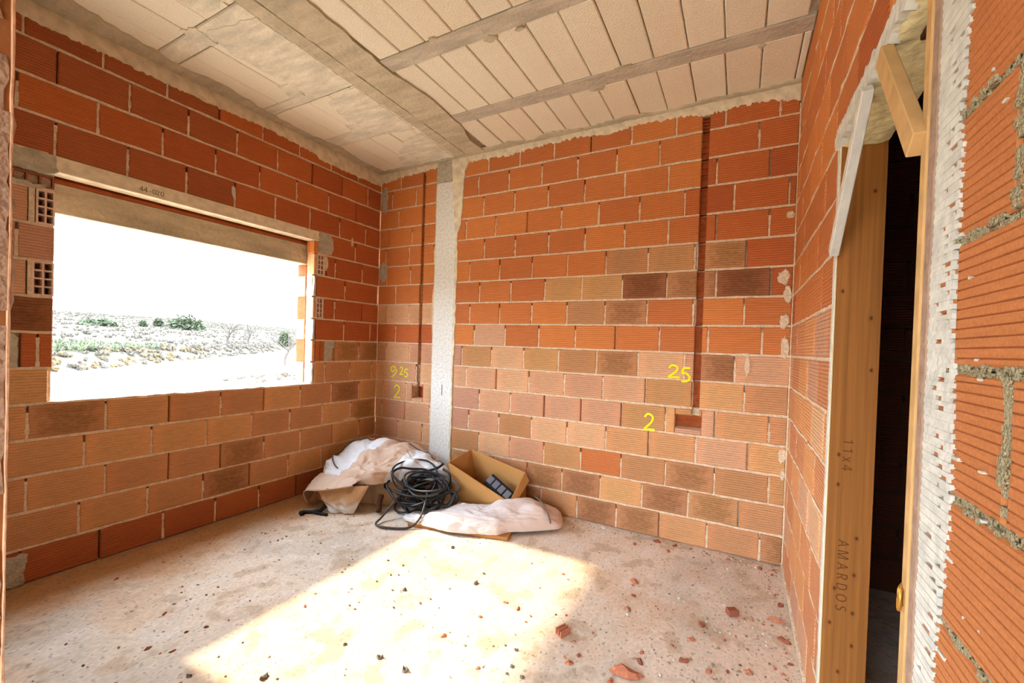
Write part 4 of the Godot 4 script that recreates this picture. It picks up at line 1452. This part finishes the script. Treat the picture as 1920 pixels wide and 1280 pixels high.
func on_skin(q: Vector2) -> Vector3:
	# the highest nearby point of the sack made last
	var best := Vector3.ZERO
	var d := 9.0
	for row in skin:
		for p in row:
			var e: float = Vector2(p.x, p.z).distance_to(q) - p.y * 0.05
			if e < d:
				d = e
				best = p
	return best

func peaks(list: Array) -> Callable:
	# heights blended from points [x, z, y]
	return func(q: Vector2) -> float:
		var s := 0.0
		var t := 0.0
		for p in list:
			var w := 1.0 / pow(q.distance_squared_to(Vector2(p[0], p[1])) + 0.004, 1.6)
			s += w
			t += w * p[2]
		return t / s

func build_pile() -> void:
	var white := Color(0.92, 0.92, 0.92).srgb_to_linear()
	var beige := Color(0.83, 0.71, 0.61).srgb_to_linear()
	var tan_ := Color(0.78, 0.62, 0.46).srgb_to_linear()
	# lower sack, dusty beige, its mouth towards the room
	var low := holder("rubble_sack", Vector3(0.45, 0, 0.6))
	tag(low, "dusty beige rubble sack lying lowest in the corner, its mouth open at the left", "sack")
	var lowm := sack_mesh([[0.27, 0.80], [0.12, 0.74], [0.06, 0.50], [0.08, 0.16], [0.35, 0.06], [0.72, 0.09], [0.95, 0.25], [0.92, 0.46], [0.80, 0.56], [0.70, 0.61], [0.60, 0.64], [0.46, 0.70], [0.36, 0.76]], Vector2(0.45, 0.5), 0.0,
		peaks([[0.30, 0.85, 0.16], [0.18, 0.68, 0.22], [0.40, 0.70, 0.25], [0.62, 0.70, 0.22], [0.25, 0.4, 0.33], [0.55, 0.35, 0.36], [0.85, 0.35, 0.28]]), func(q: Vector2, y: float) -> Color: return beige.lerp(tan_, clampf((q.x - 0.4) * 2.0 - y * 2.5, 0, 1)), 501, 0.035)
	obj("cloth", lowm, M.sack, low, Transform3D(Basis.IDENTITY, -low.position))
	# the open mouth: a flap standing out over the floor
	var fl := begin(true)
	var outer := smooth_line([Vector3(0.235, 0.012, 0.90), Vector3(0.26, 0.10, 0.955), Vector3(0.33, 0.155, 0.985), Vector3(0.45, 0.175, 0.975), Vector3(0.57, 0.195, 0.92), Vector3(0.68, 0.215, 0.84)], 8)
	var inner := smooth_line([Vector3(0.12, 0.05, 0.72), Vector3(0.15, 0.18, 0.74), Vector3(0.26, 0.225, 0.75), Vector3(0.42, 0.235, 0.74), Vector3(0.55, 0.24, 0.72), Vector3(0.66, 0.23, 0.70)], 8)
	var fn := noise(9.0, 505, 2)
	var rows := 8
	var grid: Array = []
	for j in rows + 1:
		var t := float(j) / rows
		var row := PackedVector3Array()
		for i in outer.size():
			var p := inner[i].lerp(outer[i], t) + Vector3(0, sin(t * PI) * 0.02 + fn.get_noise_2d(i * 0.03, t * 0.3) * 0.018, 0)
			row.append(p)
		grid.append(row)
	fl.set_color(beige)
	for j in rows:
		for i in outer.size() - 1:
			for v in [[j, i], [j, i + 1], [j + 1, i + 1], [j, i], [j + 1, i + 1], [j + 1, i]]:
				fl.add_vertex(grid[v[0]][v[1]])
	obj("mouth_flap", done(fl), M.sack, low, Transform3D(Basis.IDENTITY, -low.position))
	obj("hem", tube_mesh([outer[0], outer[8], outer[16], outer[24], outer[32], outer[40]], 0.006, 7), M.hem, low, Transform3D(Basis.IDENTITY, -low.position))
	# a corner of it hanging to the floor
	var hg := begin(true)
	var sheet: Array = []
	for j in 15:
		var t := j / 14.0
		var row := PackedVector3Array()
		for i in 21:
			var u := i / 20.0
			var top := Vector3(lerpf(0.40, 0.78, u), lerpf(0.18, 0.215, u), lerpf(0.945, 0.77, u))
			var foot := Vector3(lerpf(0.535, 0.70, u), 0.004, lerpf(0.925, 0.85, u))
			var p := top.lerp(foot, pow(t, 0.75))
			var out := Vector3(0.35, 0, 0.94) * (0.035 * sin(t * PI) * sin(u * PI) + 0.012 * sin(u * 11.0) * t + fn.get_noise_2d(u * 0.35, t * 0.3) * 0.022)
			row.append(p + out)
		sheet.append(row)
	for j in 14:
		for i in 20:
			for v in [[j, i], [j, i + 1], [j + 1, i + 1], [j, i], [j + 1, i + 1], [j + 1, i]]:
				hg.set_color(tan_.lerp(white, smoothstep(0.35, 0.75, v[0] / 14.0)))
				hg.add_vertex(sheet[v[0]][v[1]])
	obj("corner", done(hg), M.sack, low, Transform3D(Basis.IDENTITY, -low.position))
	var seam1 := V([0.36, 0.24, 0.26, 0.33, 0.17, 0.48, 0.14, 0.62, 0.26, 0.69, 0.42, 0.74])
	var patch := V([0.36, 0.24, 0.26, 0.33, 0.17, 0.48, 0.13, 0.62, 0.20, 0.82, 0.44, 0.84, 0.46, 0.66, 0.42, 0.56, 0.50, 0.46, 0.50, 0.26])
	var seam2 := V([0.74, 0.28, 0.86, 0.22, 1.0, 0.22, 1.13, 0.27])
	# upper sack, white woven plastic, thrown over it
	var up := holder("woven_sack", Vector3(0.5, 0, 0.4))
	tag(up, "white woven plastic sack thrown over the heap, with a dark stitched seam", "sack")
	var upm := sack_mesh([[0.40, 0.80], [0.22, 0.74], [0.10, 0.62], [0.08, 0.42], [0.14, 0.18], [0.38, 0.10], [0.65, 0.10], [0.95, 0.13], [1.13, 0.22], [1.16, 0.32], [1.02, 0.40], [0.86, 0.52], [0.78, 0.66], [0.62, 0.76]], Vector2(0.42, 0.42), 0.20,
		peaks([[0.12, 0.60, 0.10], [0.30, 0.62, 0.14], [0.28, 0.38, 0.245], [0.42, 0.30, 0.27], [0.60, 0.28, 0.255], [0.50, 0.50, 0.20], [0.62, 0.64, 0.13], [0.90, 0.28, 0.205], [1.08, 0.28, 0.16], [0.35, 0.74, 0.08]]),
		func(q: Vector2, _y: float) -> Color:
			return white if Geometry2D.is_point_in_polygon(q, patch) or q.x > 0.80 and q.y > 0.22 else beige, 502, 0.036)
	obj("cloth", upm, M.sack, up, Transform3D(Basis.IDENTITY, -up.position))
	for ln in [seam1, seam2]:
		var pts: Array = []
		for i in ln.size() - 1:
			for k in 3:
				pts.append(on_skin(ln[i].lerp(ln[i + 1], k / 3.0)) + Vector3(0, 0.008, 0.006))
		obj("seam", tube_mesh(pts, 0.0055, 6), M.seam, up, Transform3D(Basis.IDENTITY, -up.position))
	# black straps trailing from the mouth of the lower sack
	for k in 2:
		var st := begin(true)
		var pts := [Vector3(0.46, 0.13, 0.86), Vector3(0.47, 0.06, 0.90), Vector3(0.46, 0.015, 0.95), Vector3(0.43, 0.008, 0.99 - k * 0.02), Vector3(0.36 + k * 0.09, 0.008, 1.04 - k * 0.05), Vector3(0.40 + k * 0.16, 0.007, 1.06 - k * 0.09)]
		add_tube(st, smooth_line(pts, 6), 0.016 - k * 0.003, 7)
		tag(obj("strap", done(st), M.strap), ["black webbing strap curling onto the floor from the lower sack", "second black strap lying flatter, behind the curled one"][k], "strap", "black straps at the lower sack's mouth")
	# coil of black cable
	var coil := holder("cable_coil", Vector3(1.02, 0, 0.56))
	tag(coil, "tangled coil of black electric cable heaped between the sacks", "cable")
	var r := RandomNumberGenerator.new()
	r.seed = 77
	for k in 20:
		var rx := r.randf_range(0.14, 0.27)
		var rz := r.randf_range(0.10, 0.18)
		var c := Vector3(1.07 + r.randf_range(-0.07, 0.12), 0.06 + 0.011 * k, 0.50 + r.randf_range(-0.06, 0.06))
		var tilt := Vector3(r.randf_range(0.2, 0.9), r.randf_range(-0.7, 0.7), r.randf_range(-0.35, 0.35))
		var b := Basis.from_euler(tilt)
		var pts: Array = []
		for i in 9:
			var a := TAU * i / 9
			var p := c + b * Vector3(cos(a) * rx * r.randf_range(0.85, 1.1), r.randf_range(-0.015, 0.015), sin(a) * rz * r.randf_range(0.85, 1.1))
			p.y = maxf(p.y, 0.012)
			pts.append(p)
		obj("cable_loop", tube_mesh(pts, 0.0075 if k % 3 else 0.0095, 7, 6, true), M.cable if k % 4 else M.cable2, coil, Transform3D(Basis.IDENTITY, -coil.position))
	for pts in [[Vector3(0.80, 0.17, 0.62), Vector3(0.95, 0.165, 0.66), Vector3(1.15, 0.16, 0.64), Vector3(1.30, 0.19, 0.52)], [Vector3(1.13, 0.33, 0.30), Vector3(1.10, 0.30, 0.36), Vector3(0.98, 0.26, 0.42)], [Vector3(1.02, 0.10, 0.68), Vector3(1.20, 0.12, 0.64), Vector3(1.36, 0.20, 0.50), Vector3(1.45, 0.17, 0.52)], [Vector3(1.16, 0.30, 0.34), Vector3(1.26, 0.27, 0.38), Vector3(1.30, 0.17, 0.48), Vector3(1.22, 0.15, 0.60)]]:
		obj("cable_loop", tube_mesh(pts, 0.010, 7), M.cable, coil, Transform3D(Basis.IDENTITY, -coil.position))
	# the loop that has sprung out onto the floor
	var loop := tube_mesh([Vector3(1.00, 0.16, 0.66), Vector3(0.98, 0.09, 0.73), Vector3(0.975, 0.03, 0.82), Vector3(1.00, 0.012, 0.90), Vector3(1.10, 0.010, 0.90), Vector3(1.24, 0.012, 0.82), Vector3(1.27, 0.06, 0.74), Vector3(1.25, 0.14, 0.66), Vector3(1.20, 0.19, 0.58)], 0.008, 8, 8)
	obj("cable_loop", loop, M.cable2, coil, Transform3D(Basis.IDENTITY, -coil.position)).set_meta("label", "single loop sprung forward onto the floor")
	tag(obj("pipe_stub", tube_mesh([Vector3(0.80, 0.11, 0.66), Vector3(0.82, 0.07, 0.70), Vector3(0.86, 0.02, 0.74)], 0.022, 9), M.rust), "short dark brown stub lying at the left foot of the cable coil", "stub")
	# cardboard box, tilted, open towards the room
	build_box()
	# flat board and the sack on it
	tag(obj("board", chamfer_box(Vector3(-0.38, 0.0, -0.15), Vector3(0.38, 0.022, 0.15), 0.003), M.card, self, Transform3D(Basis(Vector3.UP, 0.24), Vector3(1.53, 0.0, 0.55))), "thin tan board flat on the floor under the front sack", "board")
	var fs := holder("paper_sack", Vector3(1.6, 0, 0.45))
	tag(fs, "creased white and pink sack lying flat in front of the cardboard box", "sack")
	var fm := sack_mesh([[1.10, 0.74], [1.14, 0.60], [1.30, 0.50], [1.48, 0.45], [1.70, 0.30], [1.88, 0.17], [2.06, 0.09], [2.15, 0.13], [2.19, 0.27], [2.04, 0.42], [1.90, 0.53], [1.84, 0.62], [1.66, 0.70], [1.46, 0.745], [1.26, 0.76]], Vector2(1.66, 0.48), 0.022,
		peaks([[1.15, 0.68, 0.03], [1.40, 0.60, 0.07], [1.60, 0.50, 0.12], [1.80, 0.35, 0.16], [1.98, 0.26, 0.15], [2.10, 0.22, 0.11], [1.65, 0.66, 0.07], [1.95, 0.45, 0.10]]),
		func(q: Vector2, y: float) -> Color: return Color(0.90, 0.86, 0.84).srgb_to_linear().lerp(Color(0.86, 0.74, 0.66).srgb_to_linear(), clampf((q.x - 1.5) * 1.6 - y * 1.5, 0, 1)), 503, 0.024)
	obj("cloth", fm, M.sack, fs, Transform3D(Basis.IDENTITY, -fs.position))
	obj("seam", tube_mesh([Vector3(1.93, 0.185, 0.19), Vector3(2.03, 0.165, 0.25), Vector3(2.10, 0.125, 0.31), Vector3(2.135, 0.07, 0.34)], 0.005, 6), M.seam, fs, Transform3D(Basis.IDENTITY, -fs.position))

func panel(o: Node3D, called: String, a: Vector3, b: Vector3, c: Vector3, d: Vector3, m: Material, label := "") -> void:
	var n := (b - a).cross(d - a).normalized() * 0.004
	var st := begin()
	hexa(st, [a + n, b + n, c + n, d + n, a - n, b - n, c - n, d - n])
	var q := obj(called, done(st), m, o, Transform3D(Basis.IDENTITY, -o.position))
	if label:
		q.set_meta("label", label)

func build_box() -> void:
	var o := holder("cardboard_box", Vector3(1.5, 0, 0.22))
	tag(o, "open brown cardboard box tipped against the back wall, holding electrical parts", "box")
	var A := Vector3(1.285, 0.44, 0.125)
	var B := Vector3(1.82, 0.335, 0.14)
	var C := Vector3(1.80, 0.16, 0.355)
	var D := Vector3(1.205, 0.36, 0.33)
	var a := Vector3(1.31, 0.14, 0.05)
	var b := Vector3(1.80, 0.03, 0.07)
	var c := Vector3(1.77, 0.012, 0.32)
	var d := Vector3(1.27, 0.06, 0.31)
	panel(o, "panel", a, b, B, A, M.card_lit, "long back panel, its light put into a paler colour")
	panel(o, "panel", d, a, A, D, M.card)
	panel(o, "panel", c, d, D, C, M.card_lit)
	panel(o, "panel", b, c, C, B, M.card)
	panel(o, "panel", a, d, c, b, M.card)
	panel(o, "flap", B, C, C + Vector3(0.03, -0.05, 0.02), B + Vector3(0.035, -0.06, 0.0), M.card)
	# a strip of grey modules on black backing
	var s := holder("module_strip", Vector3(1.655, 0.215, 0.26))
	tag(s, "black strip of four pale grey square sockets lying in the cardboard box", "socket strip")
	var xf := Transform3D(Basis(Vector3.UP, -0.28) * Basis(Vector3.BACK, -0.33) * Basis(Vector3.RIGHT, 0.75), Vector3.ZERO)
	obj("backing", chamfer_box(Vector3(-0.14, -0.02, -0.05), Vector3(0.14, 0.0, 0.05), 0.004), M.black, s, xf)
	for k in 4:
		obj("module", chamfer_box(Vector3(-0.133 + k * 0.068, 0.0, -0.03), Vector3(-0.133 + k * 0.068 + 0.055, 0.014, 0.03), 0.003), M.grey_box, s, xf)
	for k in 5:
		var m := chamfer_box(Vector3(-0.03, -0.02, -0.025), Vector3(0.03, 0.02, 0.025), 0.004)
		tag(obj("junction_box", m, M.black if k % 2 else M.rust, self, Transform3D(Basis.from_euler(Vector3(k * 1.3, k * 0.7, 0.2)), Vector3(1.37 + k * 0.045, 0.19 - k * 0.012, 0.22 + 0.03 * (k % 2)))), "small %s junction box loose in the cardboard box, %s from its left end" % ["black" if k % 2 else "brown", ORDER[k]], "junction box", "loose junction boxes")

# =====================================================================  rubble on the floor
func shard_mesh(sd: int) -> ArrayMesh:
	# a broken chip: a bent slab with facets, ends thinner than the middle
	var r := RandomNumberGenerator.new()
	r.seed = sd
	var pts: Array = []
	var n := 7
	for k in n:
		var a := TAU * k / n
		pts.append(Vector3(cos(a) * 0.5 * r.randf_range(0.7, 1.05), 0, sin(a) * 0.28 * r.randf_range(0.6, 1.1)))
	var st := begin()
	var top := Vector3(r.randf_range(-0.1, 0.1), r.randf_range(0.20, 0.30), r.randf_range(-0.05, 0.05))
	for k in n:
		var p: Vector3 = pts[k]
		var q: Vector3 = pts[(k + 1) % n]
		var pu := p * 0.72 + Vector3(0, 0.16 + 0.08 * sin(k * 2.1 + sd), 0)
		var qu := q * 0.72 + Vector3(0, 0.16 + 0.08 * sin(((k + 1) % n) * 2.1 + sd), 0)
		quad(st, q, p, pu, qu)
		tri(st, qu, pu, top)
		tri(st, p, q, Vector3(0, 0.0, 0))
	return done(st)

const ORDER := ["first", "second", "third", "fourth", "fifth", "sixth", "seventh", "eighth", "ninth", "tenth", "eleventh", "twelfth", "thirteenth", "fourteenth", "fifteenth", "sixteenth"]

func put_shards(list: Array, what: String, where: String, group: String, called: String, mats: Array, kinds: Array) -> void:
	# labels count them from left to right as the camera sees them
	var cam: Camera3D = get_node("camera")
	var rank := func(q: Array) -> float:
		var v := cam.basis.inverse() * (Vector3(q[0], 0, q[1]) - cam.position)
		return v.x / -v.z
	list.sort_custom(func(a, b): return rank.call(a) < rank.call(b))
	for k in list.size():
		var q: Array = list[k]
		var s: float = q[2] * 0.95
		var o := obj(called, kinds[k % kinds.size()], mats[k % mats.size()], self, Transform3D(Basis(Vector3.UP, rng.randf() * TAU).scaled(Vector3(s, s * rng.randf_range(0.75, 1.1), s)), Vector3(q[0], -0.003, q[1])))
		var size_word := "larger " if q[2] > 0.05 else "tiny " if q[2] < 0.027 else ""
		tag(o, "%s%s %s, %s from the left" % [size_word, what, where, ORDER[k]] if list.size() > 1 else what + " " + where, "brick fragment" if called == "brick_shard" else "pebble", group)

func build_debris() -> void:
	var kinds: Array = []
	for k in 5:
		kinds.append(shard_mesh(600 + k))
	# the three that stand out
	var big := begin(true)
	for i in 10:
		for j in 2:
			pass
	var o := obj("brick_shard", kinds[1], M.shard, self, Transform3D(Basis(Vector3.UP, 0.55).scaled(Vector3(0.17, 0.12, 0.085)), Vector3(2.93, 0, 1.36)))
	tag(o, "largest orange brick shard, long and curved, at the bottom edge of the floor", "brick fragment", "brick fragments on the floor")
	var hs := begin()
	box(hs, Vector3(-0.03, 0, -0.02), Vector3(0.03, 0.008, 0.02))
	for z in [-0.02, -0.003, 0.014]:
		box(hs, Vector3(-0.03, 0.006, z), Vector3(0.03, 0.03, z + 0.006))
	o = obj("brick_shard", done(hs), M.shard, self, Transform3D(Basis(Vector3.UP, 1.1), Vector3(2.61, 0, 1.27)))
	tag(o, "ribbed hollow brick piece with two open channels on the floor", "brick fragment", "brick fragments on the floor")
	o = obj("brick_shard", kinds[2], M.shard, self, Transform3D(Basis(Vector3.UP, 0.0).scaled(Vector3(0.11, 0.06, 0.05)), Vector3(3.51, 0, 0.64)))
	tag(o, "flat long orange shard touching the right wall", "brick fragment", "brick fragments on the floor")
	o = obj("brick_shard", chamfer_box(Vector3(-0.028, 0, -0.02), Vector3(0.028, 0.032, 0.02), 0.005), M.shard2, self, Transform3D(Basis(Vector3.UP, 0.6), Vector3(3.31, 0, 0.70)))
	tag(o, "blocky red brick chunk alone on the floor before the right wall", "brick fragment", "brick fragments on the floor")
	put_shards([[2.83, 0.79, 0.042], [2.83, 0.92, 0.045], [2.80, 0.65, 0.076]], "orange brick chip", "of the three right of the sun patch", "chips right of the sun patch", "brick_shard", [M.shard, M.shard2], kinds)
	put_shards([[2.73, 1.19, 0.025], [2.72, 1.36, 0.033], [2.70, 1.42, 0.046], [2.67, 1.40, 0.023], [2.96, 1.20, 0.034], [2.96, 1.26, 0.051], [3.07, 1.09, 0.035], [3.13, 1.16, 0.061], [3.14, 1.00, 0.036], [3.18, 0.86, 0.059], [3.15, 1.0, 0.041], [3.38, 1.09, 0.046], [3.30, 1.13, 0.028], [3.23, 1.17, 0.046], [2.88, 1.43, 0.044], [3.28, 0.92, 0.026]], "orange brick chip", "strewn over the front right floor", "chips front right", "brick_shard", [M.shard, M.shard, M.shard2], kinds)
	put_shards([[3.53, 0.79, 0.077], [3.54, 0.95, 0.038], [3.54, 0.47, 0.059], [3.52, 0.14, 0.034], [3.53, 0.07, 0.045], [3.46, 0.09, 0.056], [3.53, 0.88, 0.025], [3.51, 1.03, 0.032], [3.48, 1.01, 0.028], [3.50, 0.30, 0.03], [3.52, 0.38, 0.03]], "red brick chip", "at the foot of the right wall", "chips along the right wall", "brick_shard", [M.shard2, M.shard], kinds)
	put_shards([[3.28, 0.07, 0.05], [2.70, 0.18, 0.053], [2.83, 0.06, 0.078], [2.95, 0.06, 0.061], [2.92, 0.17, 0.059], [3.05, 0.05, 0.04], [3.15, 0.06, 0.035]], "orange brick chip", "at the foot of the back wall", "chips along the back wall", "brick_shard", [M.shard, M.shard2], kinds)
	put_shards([[2.26, 1.20, 0.039], [2.34, 1.21, 0.038], [2.42, 1.28, 0.021], [2.21, 1.36, 0.037], [2.14, 1.56, 0.044], [2.38, 1.64, 0.031], [2.42, 0.79, 0.032]], "pale orange brick chip", "in the sunlit patch", "chips in the sun patch", "brick_shard", [M.shard], kinds)
	put_shards([[0.89, 2.11, 0.034], [0.71, 1.96, 0.025], [1.16, 2.06, 0.029], [1.10, 2.25, 0.035], [1.21, 2.21, 0.031], [1.18, 2.24, 0.022], [1.12, 2.12, 0.023], [1.41, 1.74, 0.037], [1.13, 1.85, 0.021], [0.33, 2.10, 0.039]], "dark red brick chip", "on the floor before the window wall", "chips on the shaded floor", "brick_shard", [M.shard2], kinds)
	var pk: Array = [rock_mesh(1.0, 701, 0.3, 5), rock_mesh(1.0, 702, 0.3, 5)]
	put_shards([[2.13, 1.80, 0.030], [2.03, 1.14, 0.03], [1.73, 1.38, 0.026], [1.67, 0.87, 0.03], [1.80, 1.82, 0.021], [1.99, 1.80, 0.027], [2.47, 1.47, 0.019], [2.56, 1.59, 0.022], [2.50, 1.56, 0.022], [1.42, 2.24, 0.024], [1.68, 2.10, 0.033], [1.41, 2.13, 0.017], [0.78, 2.41, 0.013], [1.0, 2.42, 0.012]], "grey mortar pebble", "on the middle of the floor", "grey pebbles", "pebble", [M.pebble], pk)
	put_shards([[2.44, 0.05, 0.035]], "single white plaster crumb", "at the foot of the back wall", "", "pebble", [M.pale], pk)
	# grit: nobody could count it
	var mm := MultiMesh.new()
	mm.transform_format = MultiMesh.TRANSFORM_3D
	mm.use_colors = true
	mm.mesh = rock_mesh(1.0, 710, 0.3, 4)
	mm.instance_count = 1700
	var gm := mat(Color.WHITE, 0.95)
	gm.vertex_color_use_as_albedo = true
	var gn := noise(1.4, 711, 3)
	for k in mm.instance_count:
		var x := rng.randf_range(0.3, W - 0.03)
		var z := rng.randf_range(0.05, 2.75)
		for tries in 4:
			if gn.get_noise_2d(x, z) > rng.randf_range(-0.5, 0.4):
				break
			x = rng.randf_range(0.3, W - 0.03)
			z = rng.randf_range(0.05, 2.75)
		if k < 400:
			x = W - 0.02 - absf(rng.randfn()) * 0.25
			z = rng.randf_range(0.02, 1.3)
		elif k < 620:
			z = 0.02 + absf(rng.randfn()) * 0.06
			x = rng.randf_range(2.2, W - 0.02)
		var s := 0.003 + 0.011 * pow(rng.randf(), 3.0)
		mm.set_instance_transform(k, Transform3D(Basis.from_euler(Vector3(rng.randf() * 6, rng.randf() * 6, 0)).scaled(Vector3(s, s * 0.6, s)), Vector3(x, 0.0, z)))
		var c := [Color(0.50, 0.45, 0.38), Color(0.64, 0.42, 0.31), Color(0.58, 0.53, 0.45), Color(0.80, 0.77, 0.72)][rng.randi() % 4] as Color
		mm.set_instance_color(k, c.srgb_to_linear())
	var g := MultiMeshInstance3D.new()
	g.name = "grit"
	g.multimesh = mm
	g.material_override = gm
	add_child(g, true)
	tag(g, "fine grit and crumbs of brick and mortar strewn over the floor", "grit", "", "stuff")
